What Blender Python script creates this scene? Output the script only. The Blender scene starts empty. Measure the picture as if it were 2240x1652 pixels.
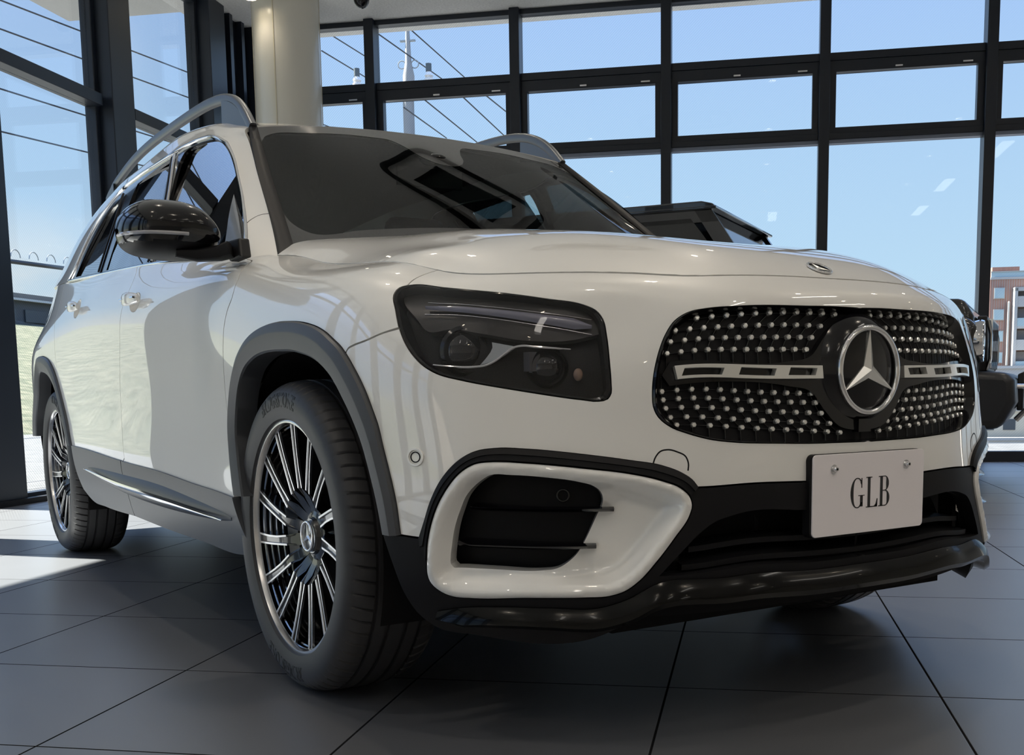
import bpy, bmesh, math, random
import numpy as np
from mathutils import Vector, Matrix
from mathutils.geometry import delaunay_2d_cdt
random.seed(7)
# =====================================================================
# camera, world, sun, exposure
# =====================================================================
scene=bpy.context.scene
COL=scene.collection
CR=Vector((0.5477024507,0.8365617048,-0.0136579508));CU=Vector((-0.0976657685,0.0801378997,0.9919875577));CF=Vector((-0.8309533219,0.5419801022,-0.1255951658))
cam=bpy.data.cameras.new('camera'); camo=bpy.data.objects.new('camera',cam); COL.objects.link(camo)
m=Matrix((CR,CU,-CF)).transposed().to_4x4(); m.translation=Vector((2.4277222,-1.7878968,0.6873802)); camo.matrix_world=m
cam.sensor_fit='HORIZONTAL'; cam.sensor_width=36; cam.lens=39.0129; cam.shift_x=-0.0295663; cam.shift_y=0.1481814; cam.clip_start=.05; cam.clip_end=1000
scene.camera=camo
scene.view_settings.view_transform='Standard'; scene.view_settings.look='None'; scene.view_settings.gamma=1; scene.view_settings.use_curve_mapping=False
scene.view_settings.exposure=1.10
TH=2.3790327326
N1=Vector((math.cos(TH),math.sin(TH),0)); N2=Vector((-math.sin(TH),math.cos(TH),0))
def B(a,b,z=0.): return N1*a+N2*b+Vector((0,0,z))
# sky: blue above and boosted overhead as added fill, paler towards the horizon, loose clouds low down
w=bpy.data.worlds.new('sky'); scene.world=w; w.use_nodes=True; nt=w.node_tree; nt.nodes.clear()
def nd(t,ty,**k):
    n=t.nodes.new(ty)
    for a,b in k.items(): setattr(n,a,b)
    return n
tc=nd(nt,'ShaderNodeTexCoord'); sx=nd(nt,'ShaderNodeSeparateXYZ'); nt.links.new(tc.outputs['Generated'],sx.inputs[0])
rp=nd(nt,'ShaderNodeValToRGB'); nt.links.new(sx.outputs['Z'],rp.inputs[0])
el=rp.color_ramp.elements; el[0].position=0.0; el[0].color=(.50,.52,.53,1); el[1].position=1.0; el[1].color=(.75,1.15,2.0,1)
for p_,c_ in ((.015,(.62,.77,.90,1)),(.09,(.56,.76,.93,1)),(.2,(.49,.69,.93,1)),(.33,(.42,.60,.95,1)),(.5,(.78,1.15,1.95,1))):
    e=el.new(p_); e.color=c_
nz=nd(nt,'ShaderNodeTexNoise'); nz.inputs['Scale'].default_value=3.2; nz.inputs['Detail'].default_value=6
mp=nd(nt,'ShaderNodeMapping'); mp.inputs['Scale'].default_value=(1,1,2.6); nt.links.new(tc.outputs['Generated'],mp.inputs[0]); nt.links.new(mp.outputs[0],nz.inputs['Vector'])
cr=nd(nt,'ShaderNodeValToRGB'); cr.color_ramp.elements[0].position=.36; cr.color_ramp.elements[1].position=.50; nt.links.new(nz.outputs['Fac'],cr.inputs[0])
lo=nd(nt,'ShaderNodeMapRange'); lo.inputs['From Min'].default_value=.16; lo.inputs['From Max'].default_value=.08; nt.links.new(sx.outputs['Z'],lo.inputs['Value'])
mu=nd(nt,'ShaderNodeMath',operation='MULTIPLY'); nt.links.new(cr.outputs[0],mu.inputs[0]); nt.links.new(lo.outputs[0],mu.inputs[1])
# clouds only towards the left facade side
dt=nd(nt,'ShaderNodeVectorMath',operation='DOT_PRODUCT'); nt.links.new(tc.outputs['Generated'],dt.inputs[0]); dt.inputs[1].default_value=tuple(N2)
dm=nd(nt,'ShaderNodeMapRange'); dm.inputs['From Min'].default_value=.20; dm.inputs['From Max'].default_value=.30; nt.links.new(dt.outputs['Value'],dm.inputs['Value'])
mu2=nd(nt,'ShaderNodeMath',operation='MULTIPLY'); nt.links.new(mu.outputs[0],mu2.inputs[0]); nt.links.new(dm.outputs[0],mu2.inputs[1])
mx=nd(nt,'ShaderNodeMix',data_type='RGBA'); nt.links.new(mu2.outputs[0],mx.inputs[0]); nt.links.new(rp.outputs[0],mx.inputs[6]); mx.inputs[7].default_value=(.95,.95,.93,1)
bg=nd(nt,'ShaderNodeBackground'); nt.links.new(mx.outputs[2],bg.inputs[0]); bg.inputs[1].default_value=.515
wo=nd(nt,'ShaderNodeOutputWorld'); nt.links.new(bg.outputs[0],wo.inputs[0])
sun=bpy.data.lights.new('sun','SUN'); sun.energy=14.5; sun.angle=.009; sun.color=(1,.93,.82)
suno=bpy.data.objects.new('sun',sun); COL.objects.link(suno)
sd=B(-.14*3.61,-3.61,-4.15).normalized(); suno.rotation_euler=sd.to_track_quat('-Z','Y').to_euler()
suno.location=B(0,20,20)
# =====================================================================
# materials
# =====================================================================
MATS={}
def mat(name,color,rough=.5,metal=0.,coat=0.,spec=.5,emit=None,es=0.,coatr=.02):
    if name in MATS: return MATS[name]
    m=bpy.data.materials.new(name); m.use_nodes=True; b=m.node_tree.nodes['Principled BSDF']
    b.inputs['Base Color'].default_value=(*color,1); b.inputs['Roughness'].default_value=rough; b.inputs['Metallic'].default_value=metal
    b.inputs['Coat Weight'].default_value=coat; b.inputs['Coat Roughness'].default_value=coatr; b.inputs['Specular IOR Level'].default_value=spec
    if emit: b.inputs['Emission Color'].default_value=(*emit,1); b.inputs['Emission Strength'].default_value=es
    MATS[name]=m; return m
def bumpn(m,scale,strength,detail=3,dist=.002,kind='ShaderNodeTexNoise'):
    t=m.node_tree; b=t.nodes['Principled BSDF']; c=nd(t,'ShaderNodeTexCoord'); n=nd(t,kind); n.inputs['Scale'].default_value=scale
    if 'Detail' in n.inputs: n.inputs['Detail'].default_value=detail
    t.links.new(c.outputs['Object'],n.inputs['Vector']); bp=nd(t,'ShaderNodeBump'); bp.inputs['Strength'].default_value=strength; bp.inputs['Distance'].default_value=dist
    t.links.new(n.outputs[0],bp.inputs['Height']); t.links.new(bp.outputs[0],b.inputs['Normal']); return n
def tint(m,n,c1,c2,lo=.35,hi=.65):
    t=m.node_tree; r=nd(t,'ShaderNodeValToRGB'); r.color_ramp.elements[0].position=lo; r.color_ramp.elements[1].position=hi
    r.color_ramp.elements[0].color=(*c1,1); r.color_ramp.elements[1].color=(*c2,1); t.links.new(n.outputs[0],r.inputs[0]); t.links.new(r.outputs[0],t.nodes['Principled BSDF'].inputs['Base Color'])
def glassm(name,tintc,refl=.06,rough=0.,stripes=None,maxr=1.0):
    m=bpy.data.materials.new(name); m.use_nodes=True; t=m.node_tree; t.nodes.clear()
    tr=nd(t,'ShaderNodeBsdfTransparent'); tr.inputs[0].default_value=(*tintc,1)
    gl=nd(t,'ShaderNodeBsdfGlossy'); gl.inputs['Roughness'].default_value=rough
    lw=nd(t,'ShaderNodeLayerWeight'); lw.inputs[0].default_value=.5; fr=nd(t,'ShaderNodeMath',operation='POWER'); t.links.new(lw.outputs['Facing'],fr.inputs[0]); fr.inputs[1].default_value=4.5
    mr=nd(t,'ShaderNodeMapRange'); mr.inputs['From Min'].default_value=0.0; mr.inputs['To Min'].default_value=refl; mr.inputs['To Max'].default_value=maxr; t.links.new(fr.outputs[0],mr.inputs['Value'])
    ms=nd(t,'ShaderNodeMixShader'); t.links.new(mr.outputs[0],ms.inputs[0]); t.links.new(tr.outputs[0],ms.inputs[1]); t.links.new(gl.outputs[0],ms.inputs[2])
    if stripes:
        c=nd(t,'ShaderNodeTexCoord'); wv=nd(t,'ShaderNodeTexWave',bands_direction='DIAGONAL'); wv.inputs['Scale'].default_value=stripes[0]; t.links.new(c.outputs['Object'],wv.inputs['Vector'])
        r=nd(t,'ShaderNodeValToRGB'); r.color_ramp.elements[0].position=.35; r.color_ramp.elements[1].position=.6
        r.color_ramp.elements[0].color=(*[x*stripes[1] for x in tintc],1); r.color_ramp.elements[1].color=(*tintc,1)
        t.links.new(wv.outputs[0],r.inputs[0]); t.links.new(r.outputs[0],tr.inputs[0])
    o=nd(t,'ShaderNodeOutputMaterial'); t.links.new(ms.outputs[0],o.inputs[0]); MATS[name]=m; return m
PAINT=mat('white_paint',(.80,.795,.775),.35,coat=1.,coatr=.015)
PAINT.node_tree.nodes['Principled BSDF'].inputs['Coat IOR'].default_value=1.85
GBLACK=mat('gloss_black',(.003,.003,.0045),.13,coat=.4,spec=.3)
MBLACK=mat('matt_black_plastic',(.006,.006,.0075),.5,spec=.22)
bumpn(MBLACK,900,.15,dist=.0004)
CLAD=mat('grey_cladding',(.062,.066,.075),.42,spec=.4); bumpn(CLAD,900,.2,dist=.0004)
LINER=mat('black_liner',(.004,.004,.005),.8,spec=.2)
CHROME=mat('chrome',(.82,.82,.83),.06,metal=1.)
SATIN=mat('satin_metal',(.74,.74,.75),.25,metal=1.)
RUBBER=mat('tyre_rubber',(.036,.036,.039),.5,spec=.4); bumpn(RUBBER,220,.12,dist=.0006)
RIMB=mat('rim_black',(.004,.004,.005),.2,coat=.6)
RIMS=mat('rim_barrel',(.30,.31,.33),.14,metal=1.)
GLASSW=glassm('windscreen_glass',(.42,.50,.48),.04,maxr=.6)
GLASSS=glassm('side_glass',(.10,.12,.125),.42)
LENS=glassm('lamp_lens',(.80,.80,.82),.035)
FRIT=mat('glass_frit',(.016,.015,.015),.08,coat=.6)
LIPM=mat('lip_gloss_black',(.002,.002,.002),.15,coat=.16,spec=.15)
BRIGHT=mat('bright_trim',(.86,.86,.84),.26,metal=.75)
SEAT=mat('seat_leather',(.02,.02,.022),.5)
# =====================================================================
# generic builders
# =====================================================================
def link(o,parent=None):
    COL.objects.link(o)
    if parent is not None: o.parent=parent
    return o
def mkobj(name,verts,faces,m,parent=None,smooth=True,angle=35,mats=None,fm=None):
    me=bpy.data.meshes.new(name); me.from_pydata([tuple(map(float,v)) for v in verts],[],[tuple(int(i) for i in f) for f in faces])
    for mm in (mats or [m]): me.materials.append(mm)
    if fm is not None: me.polygons.foreach_set('material_index',fm)
    if smooth:
        me.polygons.foreach_set('use_smooth',[True]*len(me.polygons))
        me.update()
        if angle<180: me.set_sharp_from_angle(angle=math.radians(angle))
    me.update()
    return link(bpy.data.objects.new(name,me),parent)
def empty(name,loc=(0,0,0),rz=0,parent=None):
    o=bpy.data.objects.new(name,None); o.location=loc; o.rotation_euler=(0,0,rz); o.empty_display_size=.2
    return link(o,parent)
def tag(o,label,cat,group=None,kind=None):
    o['label']=label; o['category']=cat
    if group: o['group']=group
    if kind: o['kind']=kind
    return o
def struct(o,label=None,cat=None):
    o['kind']='structure'
    if label: o['label']=label
    if cat: o['category']=cat
    return o
class MB:
    """collects shapes for one mesh"""
    def __init__(s): s.v=[];s.f=[];s.m=[]
    def add(s,v,f,mi=0):
        n=len(s.v); s.v+= [tuple(map(float,x)) for x in v]; s.f+=[tuple(int(i)+n for i in q) for q in f]; s.m+=[mi]*len(f); return s
    def box(s,a0,a1,b0,b1,c0,c1,mi=0):
        a0,a1=sorted((a0,a1));b0,b1=sorted((b0,b1));c0,c1=sorted((c0,c1))
        v=[(x,y,z) for x in(a0,a1) for y in(b0,b1) for z in(c0,c1)]
        return s.add(v,[(0,1,3,2),(4,6,7,5),(0,4,5,1),(2,3,7,6),(0,2,6,4),(1,5,7,3)],mi)
    def obox(s,c,ax,ay,az,mi=0):
        c,ax,ay,az=[np.array(q,float) for q in (c,ax,ay,az)]
        v=[c+i*ax+j*ay+k*az for i in(-1,1) for j in(-1,1) for k in(-1,1)]
        if np.dot(np.cross(ax,ay),az)<0: v=[c+i*ax+j*ay+k*az for i in(1,-1) for j in(-1,1) for k in(-1,1)]
        return s.add(v,[(0,1,3,2),(4,6,7,5),(0,4,5,1),(2,3,7,6),(0,2,6,4),(1,5,7,3)],mi)
    def grid(s,rows,closeu=False,closev=False,mi=0,flip=False):
        n=len(rows);k=len(rows[0]); v=[p for r in rows for p in r]; f=[]
        for i in range(n if closev else n-1):
            for j in range(k if closeu else k-1):
                a=i*k+j;b=i*k+(j+1)%k;c=((i+1)%n)*k+(j+1)%k;d=((i+1)%n)*k+j
                f.append((a,d,c,b) if flip else (a,b,c,d))
        return s.add(v,f,mi)
    def lathe(s,prof,c,axis='y',seg=48,mi=0,flip=False,sgn=1,cap=False):
        """prof: (radius, offset along axis)"""
        rows=[]
        for r,o in prof:
            row=[]
            for i in range(seg):
                t=2*math.pi*i/seg; a,b_=r*math.cos(t),r*math.sin(t)
                if axis=='y': row.append((c[0]+a,c[1]+o*sgn,c[2]+b_))
                elif axis=='z': row.append((c[0]+a,c[1]+b_,c[2]+o*sgn))
                else: row.append((c[0]+o*sgn,c[1]+a,c[2]+b_))
            rows.append(row)
        s.grid(rows,closeu=True,mi=mi,flip=flip)
        if cap:
            n=len(s.v); s.f.append(tuple(range(n-seg,n))); s.m.append(mi)
            s.f.append(tuple(range(n-seg*len(rows),n-seg*len(rows)+seg))[::-1]); s.m.append(mi)
        return s
    def tube(s,pts,r,seg=10,mi=0,closed=False,sec=None,up=None,caps=True):
        P=[np.array(p,float) for p in pts]; n=len(P); rows=[]; prev=None
        rr=r if hasattr(r,'__len__') else [r]*n
        for i in range(n):
            a=P[(i-1)%n] if (closed or i>0) else P[i]; b=P[(i+1)%n] if (closed or i<n-1) else P[i]
            t=b-a; t/=np.linalg.norm(t)+1e-12
            if up is not None: x=np.cross(up,t)
            elif prev is None: x=np.cross(t,[0,0,1] if abs(t[2])<.9 else [1,0,0])
            else: x=prev-np.dot(prev,t)*t
            x/=np.linalg.norm(x)+1e-12; y=np.cross(t,x); prev=x
            row=[]
            for j in range(seg):
                q=2*math.pi*j/seg; cx,cy=(math.cos(q),math.sin(q))
                if sec: 
                    e=.62; cx=math.copysign(abs(cx)**e,cx)*sec[0]; cy=math.copysign(abs(cy)**e,cy)*sec[1]
                row.append(P[i]+rr[i]*(cx*x+cy*y))
            rows.append(row)
        s.grid(rows,closeu=True,closev=closed,mi=mi,flip=True)
        if caps and not closed:
            n0=len(s.v)-seg*n; s.f.append(tuple(range(n0,n0+seg))); s.m.append(mi)
            s.f.append(tuple(range(len(s.v)-seg,len(s.v)))[::-1]); s.m.append(mi)
        return s
    def sphere(s,c,r,seg=20,rings=12,mi=0):
        rows=[]
        rr=r if hasattr(r,'__len__') else (r,r,r)
        for i in range(rings+1):
            p=math.pi*i/rings; rows.append([(c[0]+rr[0]*math.sin(p)*math.cos(2*math.pi*j/seg),c[1]+rr[1]*math.sin(p)*math.sin(2*math.pi*j/seg),c[2]+rr[2]*math.cos(p)) for j in range(seg)])
        return s.grid(rows,closeu=True,mi=mi,flip=True)
    def xf(s,M,start=0):
        for i in range(start,len(s.v)): s.v[i]=tuple(M@Vector(s.v[i]))
        return s
    def build(s,name,m,parent=None,smooth=True,angle=35,mats=None):
        o=mkobj(name,s.v,s.f,m,parent,smooth,angle,mats,s.m if mats else None)
        me=o.data; bm=bmesh.new(); bm.from_mesh(me); bmesh.ops.remove_doubles(bm,verts=bm.verts,dist=1e-6)
        bmesh.ops.recalc_face_normals(bm,faces=bm.faces); bm.to_mesh(me); bm.free()
        if smooth and angle<180: me.set_sharp_from_angle(angle=math.radians(angle))
        return o
def bevel(o,w,seg=2):
    md=o.modifiers.new('bevel','BEVEL'); md.width=w; md.segments=seg; md.limit_method='ANGLE'; md.angle_limit=math.radians(40); return o
def textmesh(s,size,bold=0.,ext=.0008,shear=0.,sx=1.):
    cu=bpy.data.curves.new('t','FONT'); cu.body=s; cu.size=size; cu.extrude=ext; cu.offset=bold; cu.shear=shear; cu.align_x='CENTER'; cu.align_y='CENTER'; cu.resolution_u=4
    o=bpy.data.objects.new('t',cu); COL.objects.link(o); dg=bpy.context.evaluated_depsgraph_get(); dg.update()
    me=bpy.data.meshes.new_from_object(o.evaluated_get(dg)); v=[(p.co.x*sx,p.co.y,p.co.z) for p in me.vertices]; f=[tuple(p.vertices) for p in me.polygons]
    bpy.data.objects.remove(o); bpy.data.curves.remove(cu); bpy.data.meshes.remove(me); return v,f
def bobj(o): o.rotation_euler=(0,0,TH); return o     # object built in building axes
# =====================================================================
# building (axes: a = across to the far facade, b = towards the left facade)
# =====================================================================
AF,BL,CZ=7.35,4.35,4.075          # far facade, left facade, ceiling
AB,BR=-8.5,-9.5                    # back wall, right wall
FRAME=mat('dark_bronze_frame',(.010,.015,.026),.38,spec=.5)
FRAMEL=mat('frame_edge_metal',(.20,.23,.30),.35,metal=.6)
# floor
FL=mat('floor_tiles',(.1,.1,.105),.22,spec=.5); FL.node_tree.nodes['Principled BSDF'].inputs['IOR'].default_value=2.9
t=FL.node_tree; b=t.nodes['Principled BSDF']; c=nd(t,'ShaderNodeTexCoord'); s=nd(t,'ShaderNodeSeparateXYZ'); t.links.new(c.outputs['Object'],s.inputs[0])
masks=[]; cells=[]
for ax,off in (('X',1.3134),('Y',.3941)):
    su=nd(t,'ShaderNodeMath',operation='SUBTRACT'); t.links.new(s.outputs[ax],su.inputs[0]); su.inputs[1].default_value=off-60.05
    dv=nd(t,'ShaderNodeMath',operation='DIVIDE'); t.links.new(su.outputs[0],dv.inputs[0]); dv.inputs[1].default_value=.6005
    fr=nd(t,'ShaderNodeMath',operation='FRACT'); t.links.new(dv.outputs[0],fr.inputs[0])
    fl=nd(t,'ShaderNodeMath',operation='FLOOR'); t.links.new(dv.outputs[0],fl.inputs[0]); cells.append(fl)
    pp=nd(t,'ShaderNodeMath',operation='PINGPONG'); t.links.new(fr.outputs[0],pp.inputs[0]); pp.inputs[1].default_value=.5
    lt=nd(t,'ShaderNodeMapRange'); lt.inputs['From Min'].default_value=.0035; lt.inputs['From Max'].default_value=.0058; t.links.new(pp.outputs[0],lt.inputs['Value']); masks.append(lt)
mn=nd(t,'ShaderNodeMath',operation='MINIMUM'); t.links.new(masks[0].outputs[0],mn.inputs[0]); t.links.new(masks[1].outputs[0],mn.inputs[1])
cv=nd(t,'ShaderNodeCombineXYZ'); t.links.new(cells[0].outputs[0],cv.inputs[0]); t.links.new(cells[1].outputs[0],cv.inputs[1])
wn=nd(t,'ShaderNodeTexWhiteNoise'); t.links.new(cv.outputs[0],wn.inputs['Vector'])
no=nd(t,'ShaderNodeTexNoise'); no.inputs['Scale'].default_value=2.5; no.inputs['Detail'].default_value=8; t.links.new(c.outputs['Object'],no.inputs['Vector'])
ad=nd(t,'ShaderNodeMath',operation='MULTIPLY_ADD'); t.links.new(wn.outputs['Value'],ad.inputs[0]); ad.inputs[1].default_value=.35; t.links.new(no.outputs['Fac'],ad.inputs[2])
rr=nd(t,'ShaderNodeValToRGB'); rr.color_ramp.elements[0].position=.35; rr.color_ramp.elements[0].color=(.090,.094,.104,1); rr.color_ramp.elements[1].position=.95; rr.color_ramp.elements[1].color=(.108,.112,.123,1); t.links.new(ad.outputs[0],rr.inputs[0])
mc=nd(t,'ShaderNodeMix',data_type='RGBA'); mc.inputs[6].default_value=(.010,.010,.011,1); t.links.new(rr.outputs[0],mc.inputs[7]); t.links.new(mn.outputs[0],mc.inputs[0]); t.links.new(mc.outputs[2],b.inputs['Base Color'])
mr=nd(t,'ShaderNodeMapRange'); mr.inputs['To Min'].default_value=.7; mr.inputs['To Max'].default_value=.36; t.links.new(mn.outputs[0],mr.inputs['Value']); t.links.new(mr.outputs[0],b.inputs['Roughness']); hv=nd(t,'ShaderNodeMath',operation='MULTIPLY'); t.links.new(mn.outputs[0],hv.inputs[0]); hv.inputs[1].default_value=.5; t.links.new(hv.outputs[0],b.inputs['Specular IOR Level'])
bp=nd(t,'ShaderNodeBump'); bp.inputs['Strength'].default_value=.4; bp.inputs['Distance'].default_value=.001; t.links.new(mn.outputs[0],bp.inputs['Height']); t.links.new(bp.outputs[0],b.inputs['Normal'])
struct(bobj(MB().box(AB,AF+.12,BR,BL+.12,-.25,0).build('floor',FL,smooth=False)),'grey square tiled showroom floor with dark joints','floor')
CEIL=mat('ceiling_plaster',(.86,.85,.82),.9); n=bumpn(CEIL,55,.6,6,.004); tint(CEIL,n,(.80,.78,.75),(.92,.90,.87))
struct(bobj(MB().box(AB,AF+.3,BR,BL+.3,CZ,CZ+.3).build('ceiling',CEIL,smooth=False)),'off white textured plaster ceiling','ceiling')
WALL=mat('interior_wall',(.80,.75,.68),.85)
struct(bobj(MB().box(AB-.2,AB,BR,BL+.3,0,CZ).build('wall_back',WALL,smooth=False)),'warm grey wall behind the viewer','wall')
struct(bobj(MB().box(AB,AF+.3,BR-.2,BR,0,CZ).build('wall_right',WALL,smooth=False)),'warm grey wall on the right side','wall')
# ---- far facade: mullions, transoms, panes
MW=.045
mull=[-9.1,-7.75,-6.4,-5.04,-3.68,-2.357,-.998,.362,1.72,3.085,4.30]
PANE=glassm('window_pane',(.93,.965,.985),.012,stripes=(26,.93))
k=0
for i,bc in enumerate(mull):
    o=MB().box(AF-.13,AF+.05,bc-MW,bc+MW,0,CZ); 
    o=struct(bobj(o.build('trim_%d'%(i+1),FRAME,smooth=False)),'dark vertical mullion of the far window wall','window frame'); bevel(o,.004)
for i in range(len(mull)-1):
    b0,b1=mull[i]+MW,mull[i+1]-MW
    root=struct(bobj(empty('window_%d'%(i+1))),'bay of the far window wall with a hopper light between two transoms','window')
    f=MB()
    f.box(AF-.07,AF+.04,b0,b1,3.455,3.52); f.box(AF-.06,AF+.03,b0+.0,b1,3.365,3.455)         # upper transom + sash head
    f.box(AF-.07,AF+.04,b0,b1,2.80,2.85); f.box(AF-.06,AF+.03,b0,b1,2.85,2.90)             # lower transom + sash foot
    f.box(AF-.06,AF+.03,b0,b0+.055,2.90,3.365); f.box(AF-.06,AF+.03,b1-.055,b1,2.90,3.365)
    f.box(AF-.07,AF+.04,b0,b1,0,.09); f.box(AF-.07,AF+.04,b0,b1,4.03,CZ)
    bevel(f.build('window_frame',FRAME,root,smooth=False),.003)
    MB().box(AF-.055,AF+.03,b0,b1,2.768,2.80).build('transom_edge',FRAMEL,root,smooth=False)
    h=MB(); h.box(AF-.075,AF-.055,b0+.55*(b1-b0)-.03,b0+.55*(b1-b0)+.03,3.373,3.387); h.box(AF-.075,AF-.055,b0+.10,b0+.18,3.375,3.387); h.build('latch',SATIN,root,smooth=False)
    for z0,z1 in ((.09,2.768),(2.90,3.365),(3.52,4.03)):
        MB().box(AF-.006,AF+.006,b0,b1,z0,z1).build('pane',PANE,root,smooth=False)
# ---- left facade
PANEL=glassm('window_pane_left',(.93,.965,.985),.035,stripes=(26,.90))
posts=[(-8.3,-8.0),(-6.4,-6.1),(-4.81,-4.51),(-3.22,-2.92),(-1.63,-1.33),(-.04,.26),(1.55,1.85),(3.14,3.44),(4.73,5.03),(6.32,6.62)]
for i,(a0,a1) in enumerate(posts):
    o=MB().box(a0,a1,BL-.15,BL+.08,0,CZ); o.box(a1,a1+.09,BL-.07,BL+.06,0,CZ); o.box(a0-.05,a0,BL-.04,BL+.04,0,CZ)
    bevel(struct(bobj(o.build('trim_%d'%(i+20),FRAME,smooth=False)),'broad dark post of the left window wall','window frame'),.006)
for i in range(len(posts)-1):
    a0,a1=posts[i][1]+.09,posts[i+1][0]-.05
    root=struct(bobj(empty('window_%d'%(i+20))),'tall bay of the left window wall with one transom','window')
    f=MB(); f.box(a0,a1,BL-.10,BL+.04,2.77,2.855); f.box(a0,a1,BL-.05,BL+.04,0,.05); f.box(a0,a1,BL-.05,BL+.04,4.0,CZ)
    bevel(f.build('window_frame',FRAME,root,smooth=False),.004)
    MB().box(a0,a1,BL-.006,BL+.006,.05,2.77).build('pane',PANEL,root,smooth=False)
    MB().box(a0,a1,BL-.006,BL+.006,2.855,4.0).build('pane',PANEL,root,smooth=False)
f=MB().box(6.71,AF,BL-.05,BL+.08,0,CZ); f.box(6.80,6.86,BL-.11,BL-.05,0,CZ); f.box(7.04,7.10,BL-.11,BL-.05,0,CZ); f.box(AF-.14,AF,BL-.16,BL,0,CZ)
struct(bobj(f.build('wall_left',FRAME,smooth=False)),'dark panelled corner between the two window walls','wall')
f=MB(); f.box(AB,AF,BL-.20,BL-.15,0,.035); f.box(AB,AF,BL-.15,BL+.1,-.0,.02)
struct(bobj(f.build('baseboard_left',MBLACK,smooth=False)),'low dark sill at the foot of the left window wall','baseboard')
# ---- column
COLM=mat('column_enamel',(.66,.63,.55),.22,spec=.5)
col=bobj(empty('trim_40')); col.location=B(6.55,3.60); struct(col,'round cream column by the far corner','column')
MB().lathe([(.285,0),(.285,CZ)],(0,0,0),'z',72).build('column_shell',COLM,col)
sj=MB(); 
for a_ in (1.9,-1.22,3.16): 
    q=a_; sj.obox((.286*math.cos(q),.286*math.sin(q),CZ/2),(.003*math.cos(q),.003*math.sin(q),0),(-.004*math.sin(q),.004*math.cos(q),0),(0,0,CZ/2))
sj.build('seam_strip',mat('column_seam',(.60,.54,.40),.4),col,smooth=False)
# ---- ceiling things
LAMPG=mat('lamp_glow',(1,.9,.75),.5,emit=(1,.86,.62),es=14.)
WHITE=mat('white_enamel',(.75,.73,.70),.3)
def downlight(a,b_,drop,label,first=[None],weak=False):
    if first[0] is None:
        r=empty('downlight')
        MB().lathe([(.0,0),(.052,0),(.052,-.14),(.046,-.14),(.043,-.125)],(0,0,0),'z',32).build('housing',WHITE,r)
        MB().lathe([(.043,-.127),(.0,-.127)],(0,0,0),'z',32).build('lamp_disc',LAMPG,r)
        first[0]=r
    else:
        r=first[0].copy(); COL.objects.link(r)
        for ch in first[0].children:
            c=ch.copy(); COL.objects.link(c); c.parent=r
    r.location=B(a,b_,CZ-drop); r['category']='downlight'; r['group']='cylinder downlights on the ceiling'; r['label']=label
    l=None if weak else bpy.data.lights.get('downlight_beam')
    if l is None:
        l=bpy.data.lights.new('downlight_beam','SPOT'); l.energy=17; l.color=(1,.88,.73); l.spot_size=math.radians(125); l.spot_blend=.8; l.shadow_soft_size=.04
        if weak: l.energy=1.5; l.name='column_downlight_beam'
    lo_=bpy.data.objects.new('downlight_beam',l); COL.objects.link(lo_); lo_.parent=r; lo_.location=(0,0,-.16)
downlight(6.12,3.72,0,'small white cylinder downlight hanging beside the cream column',weak=True)
for a_ in (-6.5,-4.2,-1.9,.4,2.7,5.0):
    for b_ in (-7.5,-5.2,-2.9,-.6,1.7):
        if (a_,b_)==(5.0,1.7): continue
        downlight(a_,b_,0,'small white cylinder downlight on the plaster ceiling, outside the picture')
cc=empty('security_camera',B(6.62,2.93,CZ)); tag(cc,'small dark dome security camera under the plaster ceiling','camera')
MB().lathe([(0,0),(.085,0),(.085,-.02),(.075,-.03)],(0,0,0),'z',32).build('mount_ring',WHITE,cc)
MB().sphere((0,0,-.03),(.07,.07,.085)).build('dome',GBLACK,cc)
# oval lighting track and air grille on the ceiling (seen mirrored in the windscreen)
def oval(cx,cy,L,Wd,z,n=64):
    out=[]
    for i in range(n):
        q=2*math.pi*i/n; e=.45
        out.append((cx+L*math.copysign(abs(math.cos(q))**e,math.cos(q)),cy+Wd*math.copysign(abs(math.sin(q))**e,math.sin(q)),z))
    return out
ACX,ACY=3.05,.45
tr_=bobj(MB().tube([tuple(p) for p in oval(ACX,ACY,.36,.56,CZ-.06)],.03,8,closed=True).build('lighting_track',MBLACK)); tag(tr_,'black oval lighting track on the ceiling','track')
ac=bobj(empty('air_conditioner')); tag(ac,'ceiling cassette with a dark slatted air grille','air conditioner')
MB().box(ACX-.27,ACX+.27,ACY-.46,ACY+.46,CZ-.05,CZ-.002).build('casing',WHITE,ac,smooth=False)
g=MB()
g.box(ACX-.19,ACX+.19,ACY-.34,ACY+.34,CZ-.056,CZ-.05)
for i in range(22): g.box(ACX-.18,ACX+.18,ACY-.33+i*.031,ACY-.315+i*.031,CZ-.065,CZ-.055)
g.build('air_grille',MBLACK,ac,smooth=False)
# added fill light: rows of glowing ceiling softboxes behind the viewer
def softbox(a,b_,i):
    r=bobj(empty('ceiling_softbox')); r.location=B(a,b_,CZ); tag(r,'added long white ceiling luminaire in the hall, outside the picture','softbox','added ceiling softboxes')
    MB().box(-.62,.62,-.10,.10,-.06,0).build('housing',WHITE,r,smooth=False)
    MB().box(-.60,.60,-.085,.085,-.064,-.06).build('diffuser',mat('fill_glow',(1,1,1),.5,emit=(1,.94,.85),es=FILL_ES),r,smooth=False)
FILL_ES=4.0
for i,(a_,b_) in enumerate([(-5.4,-6.3),(-5.4,-3.6),(-5.4,-.8),(-2.6,-6.3),(-2.6,-3.6),(.2,-6.3),(.2,-3.9)]): softbox(a_,b_,i)
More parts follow.
